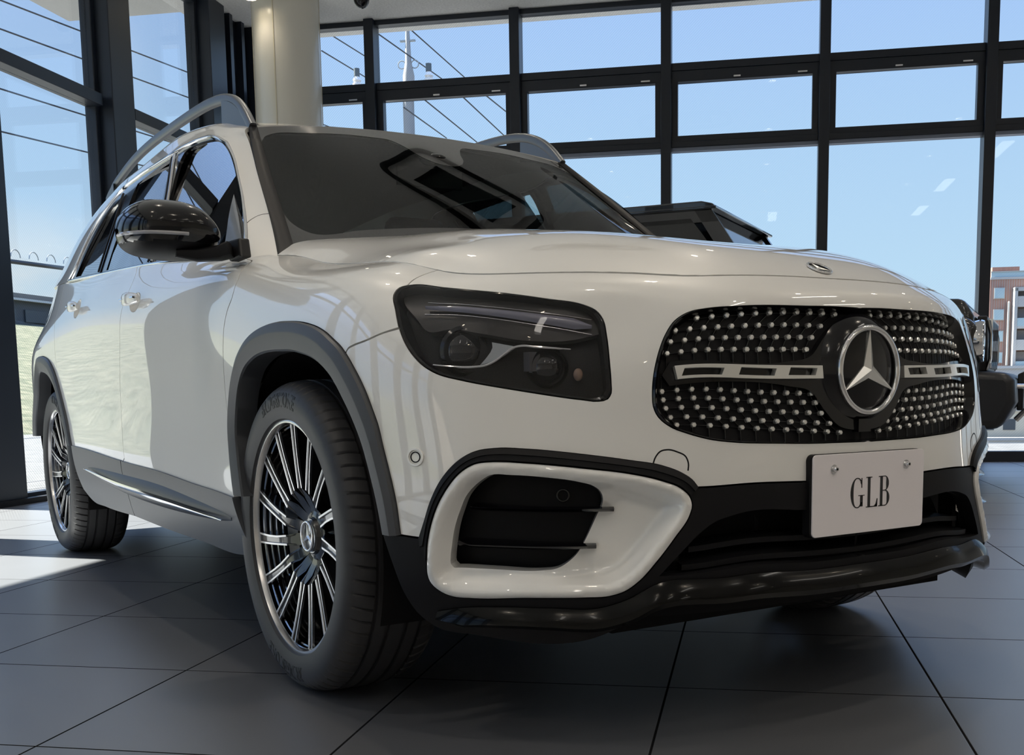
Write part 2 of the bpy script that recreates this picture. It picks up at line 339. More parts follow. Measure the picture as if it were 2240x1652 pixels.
# =====================================================================
# outside
# =====================================================================
PAVE=mat('outside_paving',(.14,.14,.135),.9); n=bumpn(PAVE,6,.2); tint(PAVE,n,(.085,.085,.085),(.12,.12,.12))
struct(bobj(MB().box(-30,60,BL+.12,13.2,-.3,-.05).build('ground_left',PAVE,smooth=False)),'pale paving outside the left windows','ground')
struct(bobj(MB().box(AF+.12,AF+4.0,BR-6,BL+.12,-.3,-.05).build('ground_far',PAVE,smooth=False)),'pale paving outside the far windows','ground')
LOW=mat('street_level',(.06,.06,.06),.9)
struct(bobj(MB().box(-60,260,-160,10,-9.2,-9.0).build('ground_street',LOW,smooth=False)),'street level far below the showroom','ground')
GR=mat('grass',(.22,.25,.07),.95); n=bumpn(GR,3,.8,8,.1); tint(GR,n,(.06,.07,.035),(.135,.13,.08))
g=MB(); g.add([(-30,13,-.1),(90,13,-.1),(90,28,3.5),(-30,28,3.5),(-30,13,-2),(90,13,-2),(90,28,-2),(-30,28,-2)],[(0,1,2,3),(4,7,6,5),(0,4,5,1),(2,6,7,3),(1,5,6,2),(0,3,7,4)])
o=bobj(g.build('grass',GR,smooth=False)); tag(o,'yellow green grass bank rising outside the left windows','grass',kind='stuff')
GREYB=mat('grey_cladding_sheet',(.065,.07,.075),.7); DK=mat('dark_window',(.05,.06,.07),.15)
gb=bobj(empty('grey_building')); tag(gb,'long grey flat roofed building on top of the grass bank','building')
g=MB(); g.box(30,60,29,38,3.2,4.55); g.box(31,44,30,37,4.55,5.0); g.build('wall',GREYB,gb,smooth=False)
g=MB(); 
for i in range(14): g.box(30.8+i*2,32.2+i*2,28.93,29.0,3.7,4.2)
g.build('window',DK,gb,smooth=False)
MB().box(29.8,60.2,28.8,38.2,4.55,4.64).build('roof_edge',mat('pale_edge',(.5,.51,.5),.7),gb,smooth=False)
# canopy
CAN=mat('canopy_soffit',(.60,.59,.57),.8)
cn=bobj(MB().box(AB,6.9,BL+.1,5.89,4.15,4.40).build('canopy',CAN,smooth=False)); struct(cn,'pale canopy over the outside of the left windows','canopy')
GREYP=mat('galvanised',(.35,.36,.36),.5,metal=.5)
# wires along the left street
def wire(name,p,q,r,label,group,sag=0.):
    pts=[tuple(Vector(p).lerp(Vector(q),i/12)+Vector((0,0,-sag*4*(i/12)*(1-i/12)))) for i in range(13)]
    o=bobj(MB().tube(pts,r,6).build(name,mat('wire_black',(.03,.03,.035),.6))); tag(o,label,'wire',group); return o
def ext(p,q,l0,l1): 
    p,q=Vector(p),Vector(q); d=(q-p).normalized(); return p-d*l0,q+d*l1
for nm,(p,q) in zip(('topmost','second','third','lowest'),[((10.32,9,5.67),(12.23,9,5.83)),((10.28,9,5.31),(12.22,9,5.45)),((10.2,9,4.56),(12.24,9,4.67)),((10.21,9,4.03),(12.23,9,4.16))]):
    a_,b_=ext((*p,),(*q,),28,10)
    wire('overhead_wire',a_,b_,.011,'thin black overhead wire outside the left windows, %s of the four'%nm,'overhead wires outside the left windows')
# cable conduit with loops far left
a_,b_=(14,15,3.40),(22,15,3.60)
cb=wire('cable_bundle',a_,b_,.05,'thick grey cable with hanging loops above the grass bank',None)
for i in range(12):
    x=14.4+i*.62; g=MB(); g.tube([(x+.16*math.cos(q),15,3.50+.0+.16*math.sin(q)+(x-14)*.025) for q in np.linspace(0,math.pi,9)],.012,5); g.build('cable_loop',GREYP,cb)
# utility pole
pole=bobj(empty('utility_pole')); tag(pole,'grey concrete utility pole with a crossarm seen through the far windows','utility pole')
CONC=mat('pole_concrete',(.30,.30,.30),.8)
g=MB(); g.lathe([(.13,-9),(.115,5.9),(.115,6.9)],(20,6.60,0),'z',24); g.lathe([(.115,6.88),(.12,7.12),(.075,7.35),(.065,7.4),(.04,8.05),(0,8.07)],(20,6.58,0),'z',24); g.build('mast',CONC,pole)
MB().box(19.93,20.07,6.0,7.85,6.72,6.84).build('crossarm',GREYP,pole,smooth=False)
for y_ in (7.70,6.15):
    i_=MB().lathe([(.0,0),(.05,0),(.05,.08),(.09,.10),(.09,.2),(.06,.22),(.09,.26),(.05,.34),(0,.34)],(20,y_,6.84),'z',20).build('insulator',mat('porcelain',(.72,.70,.68),.3),pole)
    MB().lathe([(.0,.0),(.06,.0),(.06,.16),(0,.16)],(20,y_,7.18),'z',16).build('insulator_cap',mat('cap_grey',(.08,.10,.11),.5),i_)
g=MB(); g.tube([(20,6.58+s_*(.06+.08*(1-math.cos(q))),7.35+.08*math.sin(q)) for s_ in (1,) for q in np.linspace(0,2*math.pi,13)],.012,6); g.tube([(20,6.58-(.06+.08*(1-math.cos(q))),7.35+.08*math.sin(q)) for q in np.linspace(0,2*math.pi,13)],.012,6)
g.box(19.97,20.03,6.42,6.74,7.80,7.83); g.build('cable_ring',GREYP,pole)
rw=[((18,7.66,7.52),(23,8.47,8.43)),((18,7.68,7.13),(23,8.46,7.95)),((18,6.37,7.23),(23,6.65,7.82)),((18,6.04,7.51),(23,6.14,7.84)),((18,5.67,6.11),(23,5.89,6.39)),((18,4.92,6.11),(23,5.12,6.39)),((18,5.91,5.87),(23,6.71,6.59)),((18,4.45,6.09),(23,5.01,6.89))]
rl=['topmost beside the column','lower one beside the column','crossing the pole below its tip','leaving the tip of the pole','middle one under the upper transom','rightmost thick one under the upper transom','leftmost one under the upper transom','faint one near the second mullion']
EXT=[(0,0),(0,0),(.2,.4),(0,0),(0,.4),(0,.4),(.4,.3),(.1,.3)]
for (p,q),l_,(e0,e1) in zip(rw,rl,EXT):
    a_,b_=ext(p,q,e0*3,e1*3); wire('power_line',a_,b_,.013,'black power line outside, '+l_,'power lines outside the far windows')
# brick apartment block
BR_=mat('orange_brick',(.50,.25,.18),.85); t=BR_.node_tree; br=nd(t,'ShaderNodeTexBrick'); br.inputs['Scale'].default_value=1.6; br.inputs['Color1'].default_value=(.36,.18,.13,1); br.inputs['Color2'].default_value=(.30,.15,.11,1); br.inputs['Mortar'].default_value=(.32,.23,.19,1); c=nd(t,'ShaderNodeTexCoord'); t.links.new(c.outputs['Object'],br.inputs['Vector']); t.links.new(br.outputs[0],t.nodes['Principled BSDF'].inputs['Base Color'])
PALE=mat('pale_concrete',(.40,.39,.37),.8); BG=mat('balcony_glass',(.35,.45,.48),.2)
ap=bobj(empty('apartment_building')); tag(ap,'orange brick apartment block with pale balconies behind the right mullion','building')
g=MB(); g.box(160,163,-56,-32.6,-9,14.7); g.box(160.5,163,-36.4,-32.9,14.7,16.3); g.build('wall',BR_,ap,smooth=False)
g=MB(); g.box(160-.1,160.2,-56,-32.6,14.6,14.9); g.box(160-.1,160.2,-56,-32.6,15.6,15.7); g.build('parapet',PALE,ap,smooth=False)
MB().box(160.0,160.1,-56,-32.7,14.9,15.6).build('parapet_glass',BG,ap,smooth=False)
for z_ in (12.0,9.1,6.2,3.3,.4):
    wf=MB().box(159.85,160.05,-34.5,-33.1,z_,z_+1.5).build('window_frame',PALE,ap,smooth=False)
    MB().box(159.8,159.86,-34.4,-33.2,z_+.1,z_+1.4).build('pane',BG,wf,smooth=False)
    bl=MB().box(158.6,160.0,-56,-35.9,z_-1.2,z_-.9).build('balcony',PALE,ap,smooth=False)
    MB().box(158.6,158.7,-56,-35.9,z_-.9,z_+.2).build('balustrade',BG if int(z_)%2 else PALE,bl,smooth=False)
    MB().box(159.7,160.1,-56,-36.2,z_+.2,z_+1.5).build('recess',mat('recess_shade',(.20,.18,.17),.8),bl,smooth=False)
g=MB(); g.box(158.5,160,-35.9,-35.5,-9,13.3); g.box(158.5,160,-56,-35.5,12.9,13.4); g.build('frame',PALE,ap,smooth=False)
MB().lathe([(.16,3),(.16,11.5),(0,11.7)],(159.6,-35.0,0),'z',12).build('flue_pipe',GREYP,ap)
for (nm,a0,a1,b0,b1,z1,cc_,lab) in (('low_building',153.5,157,-60,-30.6,2.5,(.34,.34,.34),'grey low building below the brick apartment block'),('low_building',149,152.5,-60,-29,-3.0,(.50,.45,.36),'beige low building in front of the grey low one'),('garden_wall',146,147,-60,-27,-6.6,(.55,.55,.53),'pale garden wall along the street far outside')):
    r=bobj(empty(nm)); tag(r,lab,'building' if 'building' in nm else 'wall')
    MB().box(a0,a1,b0,b1,-9,z1).build('wall',mat(nm+str(z1),cc_,.8),r,smooth=False)
    MB().box(a0-.3,a1+.3,b0-.3,b1+.3,z1,z1+.35).build('roof' if 'building' in nm else 'coping',PALE,r,smooth=False)
    if 'building' in nm:
        g=MB()
        for i in range(7): g.box(a0-.05,a0,b1-2.5-i*2.6,b1-1-i*2.6,z1-2.4,z1-1)
        g.build('window',DK,r,smooth=False)
# parked white car far outside
pc=bobj(empty('parked_car')); pc.location=B(140,-31.2,-9.0); tag(pc,'small white car parked on the street below the apartment block','car')
def prism(prof,y0,y1,inset=0.):
    n=len(prof); v=[(0,0,0)]*0
    v=[(y0,x,z) for x,z in prof]+[(y1,x,z) for x,z in prof]
    f=[tuple(range(n))[::-1],tuple(range(n,2*n))]+[(i,(i+1)%n,n+(i+1)%n,n+i) for i in range(n)]
    return v,f

PW=mat('parked_white',(.75,.75,.74),.25,coat=1.)
g=MB(); prof=[(-2.1,.3),(2.1,.3),(2.12,.75),(1.95,.88),(1.15,.97),(.55,1.42),(-.95,1.45),(-1.75,1.05),(-2.1,.95)]
v,f=prism(prof,-.85,.85); g.add([(a_,b_,z_) for a_,b_,z_ in v],f); bevel(g.build('body',PW,pc,smooth=False),.06)
g=MB(); v,f=prism([(1.02,.98),(.50,1.36),(-.90,1.38),(-1.5,1.02)],-.87,.87); g.add(v,f); g.build('window',DK,pc,smooth=False)
for x_ in (-1.3,1.3):
    for s_ in (-1,1):
        g=MB(); g.lathe([(0,-.1),(.31,-.1),(.31,.1),(0,.1)],(0,0,0),'y',24); g.xf(Matrix.Rotation(math.pi/2,4,'Z')); g.v=[(q[0]+s_*.78,q[1]+x_,q[2]+.31) for q in g.v]; g.build('wheel',RUBBER,pc)
# ---- body surfaces
def cardinal(knots, t):
    """natural cubic spline basis: rows = samples, cols = knots (extrapolates linearly)"""
    k=np.asarray(knots,float); n=len(k); t=np.atleast_1d(np.asarray(t,float))
    h=np.diff(k); A=np.zeros((n,n)); Rm=np.zeros((n,n)); A[0,0]=A[-1,-1]=1
    for i in range(1,n-1):
        A[i,i-1]=h[i-1];A[i,i]=2*(h[i-1]+h[i]);A[i,i+1]=h[i]
        Rm[i,i-1]=6/h[i-1];Rm[i,i]=-6/h[i-1]-6/h[i];Rm[i,i+1]=6/h[i]
    M=np.linalg.solve(A,Rm)
    i=np.clip(np.searchsorted(k,t)-1,0,n-2); a=(k[i+1]-t)/h[i]; b=1-a
    lo=t<k[0]; hi=t>k[-1]
    I=np.eye(n)
    W=a[:,None]*I[i]+b[:,None]*I[i+1]+((a**3-a)*h[i]**2/6)[:,None]*M[i]+((b**3-b)*h[i]**2/6)[:,None]*M[i+1]
    for m,j0,j1,kk in((lo,0,1,k[0]),(hi,n-2,n-1,k[-1])):
        if m.any():
            hh=k[j1]-k[j0]
            if j0==0: slope=(I[1]-I[0])/hh-hh/6*M[1]; base=I[0]
            else: slope=(I[n-1]-I[n-2])/hh+hh/6*M[n-2]; base=I[n-1]
            W[m]=base+(t[m]-kk)[:,None]*slope
    return W
class Patch:
    def __init__(s,uk,vk,grid,mir=None,bump=None):
        # mir: 'u0','v1','u0u..' mirror across y=0
        uk=list(uk);vk=list(vk);g=np.array(grid,float)
        if mir=='u0':
            k=min(len(uk)-1,6); uk=[2*uk[0]-x for x in uk[k:0:-1]]+uk; g=np.concatenate([g[k:0:-1]*[1,-1,1],g],0)
        if mir=='v1':
            vk=vk+[2*vk[-1]-x for x in vk[-2:-5:-1]]; g=np.concatenate([g,g[:,-2:-5:-1]*[1,-1,1]],1)
        s.uk,s.vk,s.g=np.array(uk),np.array(vk),g; s.bump=bump
    def raw(s,u,v):
        A=cardinal(s.uk,u);Bm=cardinal(s.vk,v)
        return np.einsum('ni,nj,ijk->nk',A,Bm,s.g,optimize=True)
    def __call__(s,u,v,off=0.):
        u=np.atleast_1d(np.asarray(u,float));v=np.atleast_1d(np.asarray(v,float))
        p=s.raw(u,v)
        if s.bump is not None:
            p=p+s.bump(p)[:,None]*s.n0(u,v)
        if np.any(off): p=p+np.reshape(off,(-1,1))*s.normal(u,v)
        return p
    def n0(s,u,v,e=1e-3):
        a=s.raw(u+e,v)-s.raw(u-e,v);b=s.raw(u,v+e)-s.raw(u,v-e)
        n=np.cross(a,b); return n/np.linalg.norm(n,axis=1)[:,None]
    def normal(s,u,v,e=2e-3):
        u=np.atleast_1d(np.asarray(u,float));v=np.atleast_1d(np.asarray(v,float))
        a=s(u+e,v)-s(u-e,v);b=s(u,v+e)-s(u,v-e)
        n=np.cross(a,b); return n/np.linalg.norm(n,axis=1)[:,None]
# ---------- plan outline of the body (half, y>=0), station u = index
PLAN=[(.902,0),(.897,.15),(.881,.30),(.850,.41),(.797,.505),(.682,.665),(.588,.778),(.492,.853),(.396,.897),(.280,.913),(.10,.914),(-.15,.9145),(-.30,.915),(-.45,.916),(-.62,.9175),(-1.0,.921),(-1.45,.922),(-2.1,.917),(-2.6,.918),(-3.0,.926),(-3.35,.900),(-3.60,.79),(-3.71,.6),(-3.75,.3),(-3.76,0)]
PU=np.r_[0,np.cumsum(np.hypot(*np.diff(np.array(PLAN),axis=0).T))]   # arc length = u in metres
PF=[ # rows (d,z) per station
[(.05,.22),(.015,.32),(.002,.43),(0,.53),(.004,.63),(.012,.73),(.030,.84),(.058,.880),(.10,.904),(.155,.936)],
[(.05,.22),(.015,.32),(.002,.43),(0,.53),(.006,.63),(.014,.73),(.031,.84),(.060,.880),(.10,.904),(.155,.936)],
[(.05,.22),(.015,.32),(.001,.43),(.003,.53),(.014,.63),(.021,.73),(.036,.83),(.063,.874),(.103,.901),(.157,.934)],
[(.05,.22),(.012,.31),(0,.42),(.005,.52),(.016,.63),(.025,.73),(.042,.82),(.070,.869),(.108,.899),(.160,.931)],
[(.03,.22),(-.010,.31),(-.012,.42),(-.004,.52),(.006,.62),(.016,.72),(.044,.812),(.068,.871),(.109,.904),(.163,.933)],
[(.015,.22),(-.022,.31),(-.024,.42),(-.016,.52),(-.004,.62),(.008,.72),(.028,.812),(.058,.874),(.106,.908),(.165,.933)],
[(.04,.22),(-.004,.31),(-.013,.42),(-.012,.52),(-.005,.62),(.006,.72),(.032,.818),(.078,.880),(.145,.913),(.20,.935)],
[(.045,.22),(.004,.31),(-.006,.42),(-.006,.52),(-.003,.62),(.005,.725),(.038,.828),(.097,.895),(.185,.927),(.24,.947)],
[(.05,.23),(.010,.32),(0,.43),(0,.53),(0,.63),(.005,.735),(.032,.842),(.097,.912),(.197,.942),(.25,.960)],
[(.04,.24),(.010,.33),(0,.43),(0,.53),(0,.63),(.002,.745),(.026,.858),(.088,.927),(.197,.957),(.25,.973)],
[(.04,.25),(.010,.34),(0,.44),(0,.54),(0,.64),(.001,.755),(.020,.875),(.078,.943),(.196,.973),(.25,.988)],
[(.04,.26),(.010,.35),(0,.44),(.002,.55),(.002,.65),(.001,.76),(.014,.888),(.060,.966),(.187,.998),(.24,1.012)],
[(.04,.27),(.012,.35),(.001,.44),(.004,.55),(.004,.66),(.001,.775),(.010,.895),(.048,.988),(.172,1.028),(.225,1.050)],
[(.04,.27),(.014,.35),(.001,.44),(.005,.55),(.005,.67),(.001,.785),(.007,.900),(.037,.996),(.113,1.036),(.14,1.085)],
[(.04,.27),(.016,.35),(.002,.44),(.005,.55),(.005,.67),(.001,.79),(.005,.905),(.029,.995),(.088,1.049),(.108,1.11)],
[(.04,.27),(.016,.35),(.002,.45),(.005,.56),(.005,.68),(.001,.80),(.003,.915),(.023,1.000),(.070,1.077),(.090,1.14)],
[(.04,.27),(.016,.35),(.002,.455),(.005,.57),(.005,.69),(.001,.81),(.002,.925),(.020,1.010),(.063,1.105),(.085,1.17)],
[(.04,.27),(.016,.36),(.002,.475),(.0045,.58),(.0045,.70),(.001,.82),(.002,.935),(.020,1.025),(.064,1.135),(.086,1.20)],
[(.04,.29),(.012,.38),(0,.49),(.002,.59),(.002,.71),(0,.83),(.006,.945),(.036,1.04),(.077,1.158),(.10,1.22)],
[(.04,.30),(.010,.39),(0,.50),(0,.60),(0,.72),(.001,.84),(.018,.94),(.064,1.04),(.106,1.175),(.13,1.24)],
[(.04,.30),(.010,.40),(0,.50),(0,.60),(0,.72),(.003,.84),(.030,.94),(.085,1.05),(.130,1.185),(.15,1.25)],
[(.04,.30),(.010,.40),(0,.50),(0,.60),(.0,.72),(.006,.84),(.025,.95),(.055,1.06),(.10,1.19),(.12,1.26)],
[(.04,.30),(.010,.40),(0,.50),(0,.60),(.005,.72),(.012,.84),(.035,.95),(.065,1.06),(.11,1.19),(.13,1.26)],
[(.04,.30),(.010,.40),(0,.50),(0,.60),(.005,.72),(.012,.84),(.035,.95),(.065,1.06),(.11,1.19),(.13,1.26)],
[(.04,.30),(.010,.40),(0,.50),(0,.60),(.005,.72),(.012,.84),(.035,.95),(.065,1.06),(.11,1.19),(.13,1.26)]]
def plan_normals():
    P2=np.array(PLAN); n=[]
    full=np.concatenate([P2[3:0:-1]*[1,-1],P2]); uf=np.r_[-PU[3:0:-1],PU]
    e=1e-3
    W=(cardinal(uf,PU+e)-cardinal(uf,PU-e))@full
    W/=np.linalg.norm(W,axis=1)[:,None]
    N=np.c_[W[:,1],-W[:,0]]      # outward
    N[-1]=(-1,0); N[0]=(1,0)
    return N
PN=plan_normals()
gA=np.array([[ (PLAN[i][0]-PN[i][0]*d, PLAN[i][1]-PN[i][1]*d, z) for d,z in PF[i]] for i in range(len(PLAN))])
BODY=Patch(PU,range(10),gA,'u0')
# ---------- greenhouse + roof: u = station, v = belt(0) .. centreline(8)
gB=[
 [(-.405,.745,1.035),(-.57,.700,1.155),(-.72,.669,1.268),(-.87,.636,1.373),(-.985,.612,1.455),(-1.035,.585,1.502),(-1.052,.42,1.528),(-1.062,.21,1.544),(-1.066,0,1.549)],
 [(-.418,.774,1.033),(-.602,.731,1.155),(-.757,.694,1.272),(-.914,.658,1.383),(-1.04,.627,1.468),(-1.09,.588,1.516),(-1.115,.42,1.541),(-1.125,.21,1.558),(-1.13,0,1.563)],
 [(-.440,.802,1.032),(-.635,.761,1.158),(-.795,.718,1.277),(-.960,.680,1.394),(-1.095,.643,1.481),(-1.145,.591,1.528),(-1.17,.42,1.555),(-1.18,.21,1.571),(-1.185,0,1.577)],
 [(-.560,.820,1.041),(-.725,.780,1.162),(-.880,.739,1.285),(-1.050,.698,1.410),(-1.195,.655,1.503),(-1.26,.596,1.556),(-1.29,.42,1.582),(-1.30,.21,1.593),(-1.305,0,1.598)],
 [(-.80,.840,1.063),(-.92,.802,1.170),(-1.05,.759,1.295),(-1.20,.717,1.428),(-1.35,.669,1.524),(-1.43,.600,1.580),(-1.46,.42,1.604),(-1.47,.21,1.612),(-1.475,0,1.616)],
 [(-1.45,.852,1.107),(-1.50,.817,1.205),(-1.55,.773,1.320),(-1.62,.728,1.442),(-1.70,.676,1.538),(-1.74,.602,1.594),(-1.76,.42,1.622),(-1.76,.21,1.632),(-1.76,0,1.638)],
 [(-2.10,.852,1.137),(-2.11,.818,1.235),(-2.13,.775,1.345),(-2.16,.723,1.450),(-2.19,.664,1.535),(-2.20,.598,1.586),(-2.2,.42,1.622),(-2.2,.21,1.640),(-2.2,0,1.646)],
 [(-2.60,.847,1.160),(-2.60,.812,1.255),(-2.60,.768,1.36),(-2.60,.716,1.455),(-2.60,.655,1.530),(-2.60,.590,1.578),(-2.6,.42,1.615),(-2.6,.21,1.635),(-2.6,0,1.641)],
 [(-3.05,.815,1.178),(-3.04,.776,1.27),(-3.03,.731,1.365),(-3.02,.681,1.440),(-3.01,.628,1.500),(-3.0,.565,1.545),(-3.0,.42,1.592),(-3.0,.21,1.613),(-3.0,0,1.619)],
 [(-3.42,.745,1.188),(-3.39,.706,1.27),(-3.36,.664,1.35),(-3.33,.622,1.42),(-3.30,.58,1.470),(-3.29,.54,1.515),(-3.3,.40,1.548),(-3.3,.20,1.568),(-3.3,0,1.574)],
 [(-3.62,.60,1.19),(-3.57,.58,1.27),(-3.52,.56,1.345),(-3.47,.54,1.41),(-3.43,.51,1.46),(-3.42,.47,1.495),(-3.43,.36,1.52),(-3.44,.18,1.54),(-3.45,0,1.545)]]
ROOF=Patch([0,.05,.11,.22,.4,.9,1.4,1.9,2.35,2.7,2.95],range(9),gB,'v1')
# ---------- hood: height field z(x,y)
HX=[.90,.80,.70,.60,.45,.25,0.,-.20,-.40,-.55]
HY=[0,.15,.30,.42,.53,.62,.70,.76]
HZ=[[.845,.845,.830,.800,.760,.720,.670,.640],
[.905,.902,.885,.862,.825,.785,.740,.700],
[.956,.954,.944,.923,.886,.848,.800,.760],
[.990,.989,.983,.966,.937,.900,.855,.815],
[1.020,1.021,1.021,1.010,.985,.952,.905,.860],
[1.048,1.049,1.051,1.042,1.018,.988,.951,.910],
[1.074,1.076,1.082,1.075,1.052,1.022,.986,.950],
[1.090,1.091,1.094,1.089,1.073,1.050,1.016,.980],
[1.104,1.105,1.107,1.105,1.097,1.086,1.068,1.045],
[1.114,1.115,1.116,1.115,1.110,1.102,1.090,1.07]]
HOOD=Patch([-x for x in HX],HY,[[(x,y,z) for y,z in zip(HY,r)] for x,r in zip(HX,HZ)])
_h=np.array(HOOD.g); HOOD=Patch([-x for x in HX],[-y for y in HY[:0:-1]]+HY,np.concatenate([_h[:,:0:-1]*[1,-1,1],_h],1))
# hood params: u=-x, v=y
# ---------- windshield: u = 0 centre ..1 side ; v 0 base ..1 header
gW=[[(-.40,0,1.120),(-.60,0,1.258),(-.84,0,1.412),(-1.066,0,1.549)],
[(-.395,.25,1.115),(-.595,.24,1.252),(-.835,.225,1.407),(-1.062,.21,1.544)],
[(-.385,.49,1.085),(-.58,.46,1.218),(-.815,.43,1.378),(-1.052,.40,1.529)],
[(-.38,.63,1.050),(-.575,.595,1.178),(-.795,.555,1.328),(-1.043,.515,1.513)],
[(-.405,.737,1.035),(-.57,.695,1.155),(-.784,.650,1.315),(-1.035,.585,1.500)]]
WIND=Patch([0,.25,.49,.65,.76],[0,.22,.48,.76],gW,'u0')

# side glass: smooth quadratic surface through the greenhouse side, parameters (-x, z)
_u,_v=np.meshgrid(np.linspace(.12,1.8,12),np.linspace(.1,3.3,8)); _p=ROOF(_u.ravel(),_v.ravel())
_q=lambda x,z: np.stack([np.ones_like(x),x,z,x*x,x*z,z*z,x*x*x],1)
_c=np.linalg.lstsq(_q(_p[:,0],_p[:,2]),_p[:,1],rcond=None)[0]
_gx=np.linspace(-.2,-3.2,10); _gz=np.linspace(.98,1.62,6)
SGLASS=Patch(-_gx,_gz,[[(x,float((_q(np.array([x]),np.array([z]))@_c)[0]),z) for z in _gz] for x in _gx])

